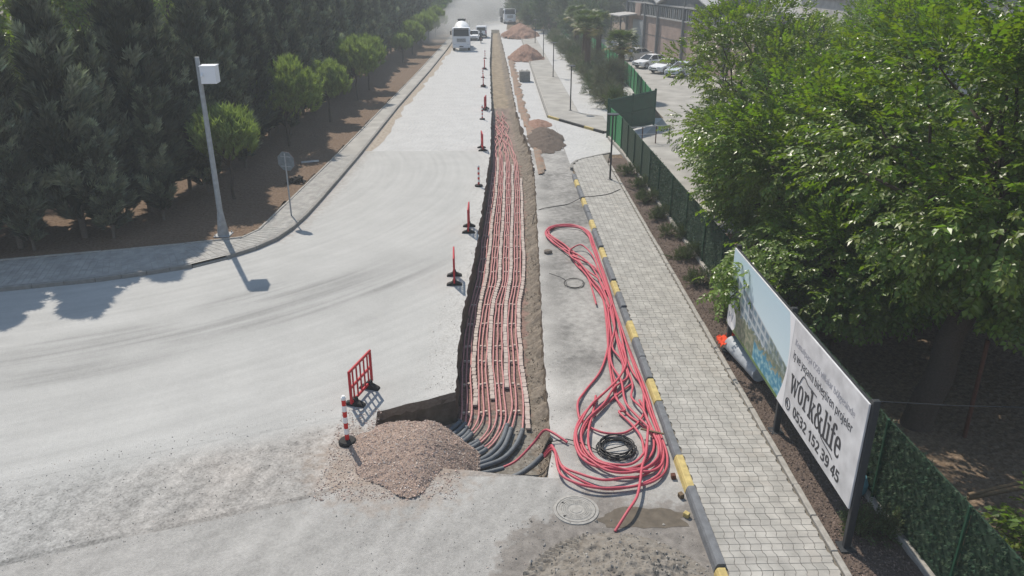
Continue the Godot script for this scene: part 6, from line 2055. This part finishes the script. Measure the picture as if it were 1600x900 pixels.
func make_factory() -> void:
	# local frame: x along the wall from its far end to its near end, z towards the yard
	var a := Vector2(18.15, -114.0); var b := Vector2(24.6, -68.0)
	var d := b - a
	var L := d.length()
	var o := thing("factory", "pink factory hall with grey columns, window band and low gables", "building", Vector3(a.x, 0, a.y), atan2(-d.y, d.x))
	# o.basis.x = along the wall; the yard lies on the -x world side
	var s := 1.0 if (o.basis.z).x < 0.0 else -1.0
	var H1 := 4.65
	var H2 := 6.2
	var w := MB.new()
	w.box(Vector3(L * 0.5, H1 * 0.5, -s * 9.0), Vector3(L, H1, 18.0))
	part(o, "wall", w, M.wall_pink)
	w = MB.new()
	w.box(Vector3(L * 0.5, (H1 + H2) * 0.5, -s * 9.05), Vector3(L, H2 - H1, 17.9))
	part(o, "upper_wall", w, M.facade_grey)
	for y in [H1 + 0.06, H2]:
		w = MB.new()
		w.box(Vector3(L * 0.5, y, s * 0.06), Vector3(L, 0.16, 0.3))
		part(o, "band", w, M.facade_pale)
	w = MB.new()
	w.box(Vector3(L * 0.5, 2.45, s * 0.015), Vector3(L, 0.05, 0.03))
	part(o, "course_line", w, M.facade_grey)
	var cols := [0.1, 8.0, 13.2, 22.0, 27.5, 34.0, 41.0, L - 0.2]
	for x in cols:
		var c := MB.new()
		c.box(Vector3(x, H2 * 0.5, s * 0.16), Vector3(0.34, H2, 0.32), Basis(), 0.02)
		part(o, "column", c, M.facade_grey)
	# clerestory panes
	var pane := MB.new()
	pane.box(Vector3.ZERO, Vector3(0.5, 1.05, 0.05))
	var pm := pane.mesh()
	var bar := MB.new()
	bar.box(Vector3.ZERO, Vector3(0.09, 1.2, 0.1))
	var bm := bar.mesh()
	var x := 0.6
	while x < L - 0.5:
		part(o, "pane", pm, M.glass_dark if int(x * 3.1) % 3 else M.facade_grey, Transform3D(Basis(), Vector3(x, H1 + 0.75, s * 0.06)))
		part(o, "mullion", bm, M.facade_pale if int(x * 1.7) % 2 else M.steel, Transform3D(Basis(), Vector3(x + 0.33, H1 + 0.75, s * 0.09)))
		x += 0.66
	# gables of the parallel roofs
	var gx := [[-1.0, 13.2], [13.2, 30.0], [30.0, L + 1.0]]
	for g in gx:
		var m: float = (g[0] + g[1]) * 0.5
		var r := MB.new()
		var poly := PackedVector2Array([Vector2(g[0], H2 + 0.05), Vector2(g[1], H2 + 0.05), Vector2(m, H2 + 2.3)])
		r.extrude(poly, 17.0, Transform3D(Basis(), Vector3(0, 0, -17.0 if s > 0.0 else 0.0)))
		part(o, "gable", r, M.facade_grey)
		r = MB.new()
		for e in [[g[0], m], [g[1], m]]:
			var p0 := Vector3(e[0], H2 + 0.1, 0); var p1 := Vector3(e[1], H2 + 2.42, 0)
			var u := Vector3(0, 0.14, 0)
			var z0 := Vector3(0, 0, s * 0.5); var z1 := Vector3(0, 0, -s * 17.2)
			r._q(p0 + z0 + u, p1 + z0 + u, p1 + z1 + u, p0 + z1 + u, p0 + Vector3(0, -5, 0))
			r._q(p0 + z0, p1 + z0, p1 + z1, p0 + z1, p0 + Vector3(0, 5, 0))
			r._q(p0 + z0, p1 + z0, p1 + z0 + u, p0 + z0 + u, p0 + z1)
		part(o, "roof", r, M.facade_pale)
		r = MB.new()
		r.box(Vector3(m, H2 + 1.1, s * 0.05), Vector3(0.2, 2.2, 0.1))
		part(o, "gable_post", r, M.roof_sheet)
	# loading door with its awning
	var dr := MB.new()
	dr.box(Vector3(5.0, 2.0, s * 0.05), Vector3(4.4, 4.0, 0.1))
	part(o, "loading_door", dr, M.steel)
	var ledge := MB.new()
	ledge.box(Vector3(2.2, 4.6, s * 1.3), Vector3(5.4, 0.16, 2.8), Basis.from_euler(Vector3(s * 0.10, 0, 0)), 0.02)
	part(o, "awning", ledge, M.facade_pale)
	for k in 2:
		var ps := MB.new()
		ps.box(Vector3(0.0 + 4.6 * k, 2.2, s * 2.4), Vector3(0.14, 4.4, 0.14))
		part(o, "awning_post", ps, M.dark_steel)
	var pb := MB.new()
	pb.box(Vector3(5.2, 5.35, s * 0.15), Vector3(2.2, 1.5, 0.3))
	part(o, "pink_panel", pb, M.wall_pink)
	# grey block beyond the trees
	var gb := thing("grey_hall", "pale grey hall behind the crowns on the right", "building", Vector3(36, 0, -62))
	var q := MB.new()
	q.box(Vector3(0, 4.0, 0), Vector3(20, 8.0, 16), Basis(), 0.03)
	part(gb, "wall", q, M.facade_pale)
	q = MB.new()
	q.box(Vector3(0, 8.15, 0), Vector3(20.6, 0.3, 16.6), Basis(), 0.03)
	part(gb, "roof", q, M.roof_sheet)
	for k in 5:
		q = MB.new()
		q.box(Vector3(-10.03, 5.5, -6.0 + k * 3.0), Vector3(0.08, 1.4, 2.0))
		part(gb, "window", q, M.glass_dark)

# ---------------------------------------------------------------- vehicles and the rider
func wheel(parent: Node, at: Vector3, r: float, w: float) -> void:
	# the axle runs along local x
	var bs := Basis(Vector3(0, 0, 1), PI / 2)
	var b := MB.new()
	b.lathe([Vector2(r * 0.62, -w * 0.5), Vector2(r * 0.95, -w * 0.5), Vector2(r, -w * 0.35), Vector2(r, w * 0.35), Vector2(r * 0.95, w * 0.5), Vector2(r * 0.62, w * 0.5)], 18, Transform3D(bs, Vector3.ZERO))
	var o := part(parent, "wheel", b, M.rubber, Transform3D(Basis(), at))
	b = MB.new()
	b.lathe([Vector2(0, -w * 0.42), Vector2(r * 0.2, -w * 0.42), Vector2(r * 0.62, -w * 0.48), Vector2(r * 0.62, w * 0.48), Vector2(r * 0.2, w * 0.42), Vector2(0, w * 0.42)], 14, Transform3D(bs, Vector3.ZERO))
	part(o, "rim", b, M.steel)

func shell(b: MB, prof: Array, half: float, tuck: float) -> void:
	# a body from its side outline (z forward, y up), rounded in towards both flanks
	var n := prof.size()
	var c := Vector2.ZERO
	for p in prof: c += p
	c /= n
	var lay := []
	for s in [[-half, tuck], [-half + 0.06, tuck * 0.35], [-half + 0.22, 0.0], [half - 0.22, 0.0], [half - 0.06, tuck * 0.35], [half, tuck]]:
		var ring := []
		for p in prof:
			var q: Vector2 = p + (c - p).normalized() * s[1]
			ring.append(Vector3(s[0], q.y, q.x))
		lay.append(ring)
	for k in 5:
		for j in n:
			var a: Vector3 = lay[k][j]; var d: Vector3 = lay[k + 1][j]; var e: Vector3 = lay[k + 1][(j + 1) % n]; var f: Vector3 = lay[k][(j + 1) % n]
			b._q(a, d, e, f, Vector3(0, c.y, c.x))
	for k in [0, 5]:
		var poly := PackedVector2Array()
		for p in lay[k]: poly.append(Vector2(p.z, p.y))
		var t := Geometry2D.triangulate_polygon(poly)
		for j in range(0, t.size(), 3): b._t(lay[k][t[j]], lay[k][t[j + 1]], lay[k][t[j + 2]], Vector3(0, c.y, c.x))

func car(at: Vector3, forward: Vector2, paint: Material, label: String, boxy := false) -> void:
	var o := thing("parked_car", label, "car", at, atan2(forward.x, forward.y), "cars parked in the yard")
	var L := 4.35
	var b := MB.new()
	var hood := 0.86 if not boxy else 0.92
	shell(b, [Vector2(2.15, 0.32), Vector2(2.18, 0.55), Vector2(2.05, 0.72), Vector2(1.0, hood + 0.04), Vector2(0.2, 0.95), Vector2(-1.4, 0.98), Vector2(-2.05, 0.95 if not boxy else 0.98), Vector2(-2.17, 0.7), Vector2(-2.15, 0.35), Vector2(-1.75, 0.22), Vector2(1.7, 0.22)], 0.86, 0.09)
	part(o, "body", b, paint)
	# greenhouse: glass all round, pillars and roof over it
	var zf := 1.0; var zb := -1.62 if not boxy else -1.5
	var rf := 0.28; var rb := -1.0
	var yr := 1.42
	var yb := 0.93
	var g := MB.new()
	var base := [Vector3(-0.76, yb, zf), Vector3(0.76, yb, zf), Vector3(0.76, yb, zb), Vector3(-0.76, yb, zb)]
	var roof := [Vector3(-0.58, yr - 0.03, rf), Vector3(0.58, yr - 0.03, rf), Vector3(0.58, yr - 0.03, rb), Vector3(-0.58, yr - 0.03, rb)]
	for k in 4: g._q(base[k], base[(k + 1) % 4], roof[(k + 1) % 4], roof[k], Vector3(0, 1.1, -0.3))
	part(o, "windows", g, M.glass_dark)
	var rm := MB.new()
	var rr0 := []
	for p in [Vector2(rf + 0.04, yr - 0.045), Vector2(0.0, yr), Vector2(-0.6, yr + 0.01), Vector2(rb - 0.03, yr - 0.045), Vector2(-0.4, yr - 0.06)]: rr0.append(p)
	shell(rm, rr0, 0.61, 0.012)
	for k in 4: rm.tube(PackedVector3Array([base[k] + Vector3(signf(base[k].x) * 0.01, 0, 0), roof[k] + Vector3(signf(roof[k].x) * 0.02, 0.02, 0)]), 0.045, 6)
	for s in [-1.0, 1.0]: rm.tube(PackedVector3Array([Vector3(s * 0.77, yb, -0.35), Vector3(s * 0.6, yr - 0.03, -0.38)]), 0.035, 5)
	part(o, "roof", rm, paint)
	for s in [-1.0, 1.0]:
		wheel(o, Vector3(s * 0.78, 0.31, 1.33), 0.31, 0.2)
		wheel(o, Vector3(s * 0.78, 0.31, -1.3), 0.31, 0.2)
		# arches, lamps, mirrors, handles
		for z in [1.33, -1.3]:
			var ar := MB.new()
			var ap := PackedVector3Array()
			for k in 9: ap.append(Vector3(s * 0.855, 0.31 + sin(PI * k / 8.0) * 0.37, z + cos(PI * k / 8.0) * 0.37))
			ar.tube(ap, 0.03, 5)
			part(o, "wheel_arch", ar, M.plastic_dark)
		var hl := MB.new()
		hl.box(Vector3(s * 0.62, 0.66, 2.1), Vector3(0.34, 0.15, 0.16), Basis.from_euler(Vector3(-0.4, s * 0.35, 0)), 0.03)
		part(o, "headlight", hl, M.lamp_glass)
		var tl := MB.new()
		tl.box(Vector3(s * 0.68, 0.78, -2.1), Vector3(0.26, 0.2, 0.14), Basis.from_euler(Vector3(0, -s * 0.3, 0)), 0.03)
		part(o, "tail_light", tl, M.tail_red)
		var mi := MB.new()
		mi.box(Vector3(s * 0.9, 1.0, 0.72), Vector3(0.2, 0.13, 0.1), Basis.from_euler(Vector3(0, -s * 0.2, 0)), 0.03)
		part(o, "mirror", mi, paint)
		for z in [0.05, -0.85]:
			var hd := MB.new()
			hd.box(Vector3(s * 0.865, 0.8, z), Vector3(0.03, 0.03, 0.18), Basis(), 0.008)
			part(o, "door_handle", hd, paint)
	var gr := MB.new()
	gr.box(Vector3(0, 0.58, 2.16), Vector3(0.7, 0.12, 0.05), Basis(), 0.01)
	part(o, "grille", gr, M.plastic_dark)
	gr = MB.new()
	gr.box(Vector3(0, 0.36, 2.17), Vector3(1.2, 0.12, 0.05), Basis(), 0.01)
	part(o, "air_intake", gr, M.plastic_dark)
	for z in [2.205, -2.195]:
		gr = MB.new()
		gr.box(Vector3(0, 0.46, z), Vector3(0.5, 0.11, 0.015))
		part(o, "number_plate", gr, M.white_band)

func cab(o: Node, w: float, h: float, z0: float, z1: float, y0: float) -> void:
	# a forward-control lorry cab, front at z1
	var b := MB.new()
	shell(b, [Vector2(z1, y0), Vector2(z1 + 0.04, y0 + 0.5), Vector2(z1 - 0.02, y0 + h * 0.52), Vector2(z1 - 0.22, y0 + h * 0.93), Vector2(z1 - 0.4, y0 + h), Vector2(z0 + 0.1, y0 + h), Vector2(z0, y0 + h - 0.1), Vector2(z0, y0)], w * 0.5, 0.06)
	part(o, "cab", b, M.white_paint)
	var ws := MB.new()
	var p := [Vector3(-w * 0.44, y0 + h * 0.53, z1 + 0.005), Vector3(w * 0.44, y0 + h * 0.53, z1 + 0.005), Vector3(w * 0.41, y0 + h * 0.91, z1 - 0.19), Vector3(-w * 0.41, y0 + h * 0.91, z1 - 0.19)]
	ws.quad(p[0], p[1], p[2], p[3])
	part(o, "windscreen", ws, M.glass_dark)
	for s in [-1.0, 1.0]:
		var sw := MB.new()
		sw._q(Vector3(s * (w * 0.5 + 0.006), y0 + h * 0.55, z1 - 0.15), Vector3(s * (w * 0.5 + 0.006), y0 + h * 0.55, z0 + 0.5), Vector3(s * (w * 0.5 + 0.006), y0 + h * 0.9, z0 + 0.5), Vector3(s * (w * 0.5 + 0.006), y0 + h * 0.9, z1 - 0.32), Vector3(0, y0 + h * 0.7, z0))
		part(o, "side_window", sw, M.glass_dark)
		var mr := MB.new()
		mr.box(Vector3(s * (w * 0.5 + 0.2), y0 + h * 0.72, z1 - 0.05), Vector3(0.2, 0.5, 0.1), Basis(), 0.03)
		mr.tube(PackedVector3Array([Vector3(s * w * 0.49, y0 + h * 0.85, z1 - 0.2), Vector3(s * (w * 0.5 + 0.2), y0 + h * 0.85, z1 - 0.05)]), 0.02, 5)
		part(o, "mirror", mr, M.plastic_dark)
		var hl := MB.new()
		hl.box(Vector3(s * w * 0.38, y0 + 0.02, z1 + 0.08), Vector3(0.36, 0.2, 0.06), Basis(), 0.02)
		part(o, "headlight", hl, M.lamp_glass)
		var wp := MB.new()
		wp.tube(PackedVector3Array([Vector3(s * 0.1, y0 + h * 0.52, z1 + 0.03), Vector3(s * 0.7, y0 + h * 0.6, z1 + 0.0)]), 0.012, 4)
		part(o, "wiper", wp, M.plastic_dark)
	var gr := MB.new()
	for k in 4: gr.box(Vector3(0, y0 + 0.45 + k * 0.12, z1 + 0.05), Vector3(w * 0.5, 0.05, 0.04), Basis(), 0.008)
	part(o, "grille", gr, M.plastic_dark)
	var bp := MB.new()
	bp.box(Vector3(0, y0 - 0.13, z1 + 0.03), Vector3(w * 1.0, 0.42, 0.2), Basis(), 0.04)
	part(o, "bumper", bp, M.white_paint)
	bp = MB.new()
	bp.box(Vector3(0, y0 - 0.16, z1 + 0.14), Vector3(0.52, 0.12, 0.015))
	part(o, "number_plate", bp, M.plastic_dark)
	bp = MB.new()
	bp.box(Vector3(0, y0 + h * 0.965, z1 - 0.16), Vector3(w * 0.86, 0.14, 0.16), Basis(), 0.02)
	part(o, "sun_visor", bp, M.plastic_dark)

func make_traffic() -> void:
	# concrete mixer coming down the road
	var o := thing("mixer_lorry", "white concrete mixer lorry driving towards the camera", "lorry", Vector3(-5.2, 0, -112.5), 0.03)
	cab(o, 2.4, 2.2, 1.6, 3.5, 0.75)
	var f := MB.new()
	for s in [-1, 1]: f.box(Vector3(s * 0.42, 0.85, -1.6), Vector3(0.12, 0.26, 7.6), Basis(), 0.01)
	part(o, "chassis", f, M.plastic_dark)
	for z in [2.6, 1.0, -3.0, -4.3]:
		for s in [-1.0, 1.0]: wheel(o, Vector3(s * 1.03, 0.5, z), 0.5, 0.32)
	var d := MB.new()
	d.lathe([Vector2(0, -2.9), Vector2(0.62, -2.9), Vector2(0.75, -2.6), Vector2(1.13, -1.2), Vector2(1.17, -0.2), Vector2(1.1, 0.7), Vector2(0.85, 1.6), Vector2(0.55, 2.4), Vector2(0.5, 2.55), Vector2(0, 2.55)], 24, Transform3D(Basis(Vector3.RIGHT, -PI / 2 + 0.22), Vector3(0, 2.35, -1.7)))
	part(o, "drum", d, M.white_band)
	var st := MB.new()
	st.box(Vector3(0, 1.6, 1.15), Vector3(1.5, 1.4, 0.3), Basis(), 0.03)
	st.box(Vector3(0, 1.7, -4.2), Vector3(1.5, 1.6, 0.25), Basis(), 0.03)
	part(o, "drum_cradle", st, M.white_paint)
	var hp := MB.new()
	hp.lathe([Vector2(0.3, 0.0), Vector2(0.62, 0.75), Vector2(0.58, 0.75), Vector2(0.28, 0.05)], 10, Transform3D(Basis(), Vector3(0, 2.95, -4.3)))
	part(o, "hopper", hp, M.plastic_dark)
	var fd := MB.new()
	for s in [-1, 1]: fd.box(Vector3(s * 1.05, 1.12, -3.65), Vector3(0.4, 0.05, 2.6), Basis(), 0.01)
	part(o, "mudguards", fd, M.plastic_dark)
	var ld := MB.new()
	for k in 2: ld.tube(PackedVector3Array([Vector3(1.15 + 0.0, 0.9, -0.4 + k * 0.45), Vector3(1.15, 3.4, -0.4 + k * 0.45)]), 0.02, 5)
	for k in 7: ld.tube(PackedVector3Array([Vector3(1.15, 1.1 + k * 0.33, -0.4), Vector3(1.15, 1.1 + k * 0.33, 0.05)]), 0.015, 5)
	part(o, "ladder", ld, M.steel)

	# tipper parked by the works
	o = thing("tipper_lorry", "pale tipper lorry parked beyond the reddish heaps", "lorry", Vector3(1.9, 0, -170.5), 0.12)
	cab(o, 2.4, 2.1, 1.7, 3.5, 0.8)
	f = MB.new()
	for s in [-1, 1]: f.box(Vector3(s * 0.42, 0.85, -1.0), Vector3(0.12, 0.26, 6.6), Basis(), 0.01)
	part(o, "chassis", f, M.plastic_dark)
	for z in [2.6, -1.8, -3.1]:
		for s in [-1.0, 1.0]: wheel(o, Vector3(s * 1.03, 0.5, z), 0.5, 0.32)
	var tb := MB.new()
	tb.box(Vector3(0, 1.15, -1.5), Vector3(2.4, 0.12, 5.6), Basis(), 0.02)
	for s in [-1, 1]: tb.box(Vector3(s * 1.18, 1.85, -1.5), Vector3(0.08, 1.4, 5.6), Basis(), 0.02)
	for z in [-4.26, 1.26]: tb.box(Vector3(0, 1.95, z), Vector3(2.4, 1.6, 0.08), Basis(), 0.02)
	part(o, "tipping_body", tb, M.facade_pale)
	var ribs := MB.new()
	for k in 6:
		for s in [-1, 1]: ribs.box(Vector3(s * 1.25, 1.85, -4.0 + k * 1.0), Vector3(0.07, 1.4, 0.1), Basis(), 0.01)
	part(o, "body_ribs", ribs, M.facade_grey)

	# white van and a car ahead of the rider
	o = thing("white_van", "small white van seen from behind ahead of the motorcycle", "van", Vector3(-2.85, 0, -132.5), PI)
	var b := MB.new()
	shell(b, [Vector2(1.95, 0.35), Vector2(2.0, 0.75), Vector2(1.5, 1.05), Vector2(0.95, 1.65), Vector2(0.5, 1.82), Vector2(-1.7, 1.85), Vector2(-1.9, 1.7), Vector2(-2.0, 0.9), Vector2(-1.98, 0.35)], 0.85, 0.07)
	part(o, "body", b, M.car_white)
	b = MB.new()
	b.box(Vector3(0, 1.42, -1.975), Vector3(1.35, 0.5, 0.03), Basis.from_euler(Vector3(0.1, 0, 0)), 0.01)
	part(o, "rear_window", b, M.glass_dark)
	b = MB.new()
	b.box(Vector3(0, 1.34, 1.3), Vector3(1.4, 0.65, 0.03), Basis.from_euler(Vector3(-0.75, 0, 0)), 0.01)
	part(o, "windscreen", b, M.glass_dark)
	for s in [-1.0, 1.0]:
		wheel(o, Vector3(s * 0.77, 0.3, 1.25), 0.3, 0.19); wheel(o, Vector3(s * 0.77, 0.3, -1.3), 0.3, 0.19)
		b = MB.new()
		b.box(Vector3(s * 0.855, 1.35, 0.1), Vector3(0.02, 0.42, 1.5), Basis(), 0.005)
		part(o, "side_window", b, M.glass_dark)
		b = MB.new()
		b.box(Vector3(s * 0.76, 0.95, -1.99), Vector3(0.13, 0.5, 0.06), Basis(), 0.02)
		part(o, "tail_light", b, M.tail_red)
	b = MB.new()
	b.box(Vector3(0, 0.45, -2.0), Vector3(1.66, 0.26, 0.12), Basis(), 0.03)
	part(o, "rear_bumper", b, M.plastic_dark)
	car(Vector3(-3.9, 0, -127.5), Vector2(0.0, 1.0), M.car_white, "white car half hidden behind the mixer lorry")
	# cars in the yard
	car(Vector3(14.9, 0, -101.5), Vector2(-0.8, 0.6), M.car_dark, "dark car partly behind the nearest palm", true)
	car(Vector3(16.6, 0, -97.0), Vector2(-0.85, 0.52), M.car_beige, "pale beige saloon parked behind the white hatchback")
	car(Vector3(17.1, 0, -89.3), Vector2(-0.86, 0.5), M.car_white, "white saloon with black windows, middle of the yard row")
	car(Vector3(18.0, 0, -84.6), Vector2(-0.8, 0.6), M.car_white, "boxy white car next to the pale blue one", true)
	car(Vector3(19.0, 0, -81.5), Vector2(-0.75, 0.66), M.car_blue, "pale blue car nearest the leafy branches", true)
	make_rider()

func make_rider() -> void:
	# light motorcycle going away from the camera
	var at := Vector3(-2.72, 0, -121.5)
	var o := thing("motorcycle", "dark light motorcycle riding away behind the van", "motorcycle", at, PI)
	for z in [0.62, -0.6]:
		var w := MB.new()
		var p := PackedVector3Array()
		for k in 21: p.append(Vector3(0, 0.3 + sin(TAU * k / 20.0) * 0.25, z + cos(TAU * k / 20.0) * 0.25))
		w.tube(p, 0.05, 6)
		part(o, "wheel", w, M.rubber)
	var b := MB.new()
	b.tube(smooth([Vector3(0, 0.3, -0.6), Vector3(0, 0.45, -0.2), Vector3(0, 0.45, 0.2), Vector3(0, 0.85, 0.4)], 4), 0.06, 7)
	b.box(Vector3(0, 0.42, 0.0), Vector3(0.26, 0.3, 0.4), Basis(), 0.05)
	part(o, "frame", b, M.plastic_dark)
	b = MB.new()
	b.tube(smooth([Vector3(0, 0.74, -0.65), Vector3(0, 0.74, -0.2), Vector3(0, 0.72, 0.05)], 3), 0.12, 8)
	part(o, "seat", b, M.rubber)
	b = MB.new()
	b.lathe([Vector2(0, -0.22), Vector2(0.12, -0.15), Vector2(0.15, 0.05), Vector2(0.08, 0.22), Vector2(0, 0.24)], 10, Transform3D(Basis(Vector3.RIGHT, PI / 2), Vector3(0, 0.8, 0.22)))
	part(o, "fuel_tank", b, M.red_band)
	for s in [-1.0, 1.0]:
		b = MB.new()
		b.tube(PackedVector3Array([Vector3(s * 0.07, 0.3, 0.62), Vector3(s * 0.07, 0.95, 0.4)]), 0.025, 6)
		part(o, "fork", b, M.steel)
	b = MB.new()
	b.tube(smooth([Vector3(-0.36, 1.02, 0.28), Vector3(-0.15, 1.0, 0.4), Vector3(0.15, 1.0, 0.4), Vector3(0.36, 1.02, 0.28)], 4), 0.018, 6)
	part(o, "handlebar", b, M.steel)
	b = MB.new()
	b.box(Vector3(0, 0.72, -0.82), Vector3(0.16, 0.1, 0.06), Basis(), 0.02)
	part(o, "tail_light", b, M.tail_red)
	# rider, one smooth surface round the bones
	var J := {"pel": Vector3(0, 0.92, -0.12), "chest": Vector3(0, 1.27, -0.02), "neck": Vector3(0, 1.44, 0.03), "head": Vector3(0, 1.6, 0.06)}
	var bones := [[J.pel, J.chest, 0.16, 0.18], [J.chest, J.neck, 0.15, 0.07], [J.neck, J.head, 0.065, 0.115], [J.head, J.head + Vector3(0, 0.06, 0.01), 0.115, 0.11]]
	for s in [-1.0, 1.0]:
		var sh := Vector3(s * 0.2, 1.36, -0.02); var el := Vector3(s * 0.36, 1.12, 0.1); var wr := Vector3(s * 0.33, 1.05, 0.27)
		var hip := Vector3(s * 0.1, 0.9, -0.1); var kn := Vector3(s * 0.24, 0.8, 0.3); var an := Vector3(s * 0.2, 0.36, 0.1)
		bones.append_array([[Vector3(s * 0.08, 1.34, -0.02), sh, 0.1, 0.085], [sh, el, 0.07, 0.052], [el, wr, 0.05, 0.038], [wr, wr + Vector3(0, -0.02, 0.07), 0.045, 0.04], [hip, kn, 0.11, 0.075], [kn, an, 0.072, 0.05], [an, an + Vector3(0, -0.06, 0.17), 0.055, 0.045]])
	var dist := func(p: Vector3) -> float:
		var acc := 0.0
		for q in bones:
			var ab: Vector3 = q[1] - q[0]
			var t := clampf((p - q[0]).dot(ab) / ab.length_squared(), 0.0, 1.0)
			acc += exp(-((p - (q[0] + ab * t)).length() - lerpf(q[2], q[3], t)) / 0.02)
		return -0.02 * log(maxf(acc, 1e-20))
	var lo := Vector3(-0.5, 0.2, -0.4)
	var c := 0.045
	var nx := 23; var ny := 36; var nz := 22
	var val := PackedFloat32Array()
	for k in nz:
		for j in ny:
			for i in nx: val.append(dist.call(lo + Vector3(i, j, k) * c))
	var m := MB.new()
	var cell := {}
	for k in nz - 1:
		for j in ny - 1:
			for i in nx - 1:
				var sum := Vector3.ZERO
				var cnt := 0
				var base := (k * ny + j) * nx + i
				for e in [[0, 1], [0, nx], [0, nx * ny], [1, 1 + nx], [1, 1 + nx * ny], [nx, nx + 1], [nx, nx + nx * ny], [nx * ny, nx * ny + 1], [nx * ny, nx * ny + nx], [1 + nx, 1 + nx + nx * ny], [1 + nx * ny, 1 + nx + nx * ny], [nx + nx * ny, 1 + nx + nx * ny]]:
					var a := val[base + e[0]]; var d := val[base + e[1]]
					if (a < 0.0) != (d < 0.0):
						var pa := Vector3(e[0] % nx, (e[0] / nx) % ny, e[0] / (nx * ny)); var pd := Vector3(e[1] % nx, (e[1] / nx) % ny, e[1] / (nx * ny))
						sum += pa.lerp(pd, a / (a - d)); cnt += 1
				if cnt:
					var p := lo + (Vector3(i, j, k) + sum / cnt) * c
					var h := 0.01
					var nn := Vector3(dist.call(p + Vector3(h, 0, 0)) - dist.call(p - Vector3(h, 0, 0)), dist.call(p + Vector3(0, h, 0)) - dist.call(p - Vector3(0, h, 0)), dist.call(p + Vector3(0, 0, h)) - dist.call(p - Vector3(0, 0, h))).normalized()
					cell[base] = m.put(p, nn)
	for k in range(1, nz - 1):
		for j in range(1, ny - 1):
			for i in range(1, nx - 1):
				var q := (k * ny + j) * nx + i
				var X := 1; var Y := nx; var Z := nx * ny
				for t in [[X, Y, Z], [Y, Z, X], [Z, X, Y]]:
					var a := val[q]; var d := val[q + t[0]]
					if (a < 0.0) == (d < 0.0): continue
					var w := [q, q - t[1], q - t[1] - t[2], q - t[2]]
					if not (cell.has(w[0]) and cell.has(w[1]) and cell.has(w[2]) and cell.has(w[3])): continue
					if a < 0.0: m.iquad(cell[w[0]], cell[w[1]], cell[w[2]], cell[w[3]])
					else: m.iquad(cell[w[3]], cell[w[2]], cell[w[1]], cell[w[0]])
	var r := thing("person", "rider in dark clothes and helmet sitting on the motorcycle", "person", at, PI)
	part(r, "body", m, M.cloth_dark)
	b = MB.new()
	b.lathe([Vector2(0.09, -0.1), Vector2(0.135, -0.03), Vector2(0.14, 0.06), Vector2(0.1, 0.14), Vector2(0, 0.165)], 14, Transform3D(Basis(), Vector3(0, 1.63, 0.06)))
	part(r, "helmet", b, M.helmet_dark)

func make_dust() -> void:
	# dust hanging over the far road behind the lorry
	var fm := FogMaterial.new()
	fm.resource_name = "dust"
	fm.albedo = Color(0.98, 0.975, 0.95)
	fm.density = 0.045
	rng.seed = 12
	for k in 7:
		var t := k / 6.0
		var v := FogVolume.new()
		v.name = numbered("dust_haze")
		v.shape = RenderingServer.FOG_VOLUME_SHAPE_ELLIPSOID
		v.size = Vector3(rr(5, 8) + t * 10.0, rr(4, 6) + t * 7.0, rr(22, 36) + t * 20.0)
		v.material = fm
		add_child(v)
		v.position = Vector3(-7.5 + rr(-1.5, 1.5) + t * 3.0, v.size.y * 0.28, -124.0 - t * 108.0)
		v.set_meta("kind", "stuff")
		tag(v, "pale dust hanging over the road behind the mixer lorry, %s puff from the near end" % ordinal(k + 1), "dust", "dust over the road")

func _ready() -> void:
	rng.seed = 5
	make_view()
	make_materials()
	make_ground()
	rng.seed = 6
	make_walks()
	rng.seed = 7
	make_bricks()
	make_cables()
	rng.seed = 8
	make_heaps()
	make_barriers()
	make_small()
	make_posts()
	make_fences()
	make_billboard()
	make_factory()
	make_plants()
	make_traffic()
	make_dust()
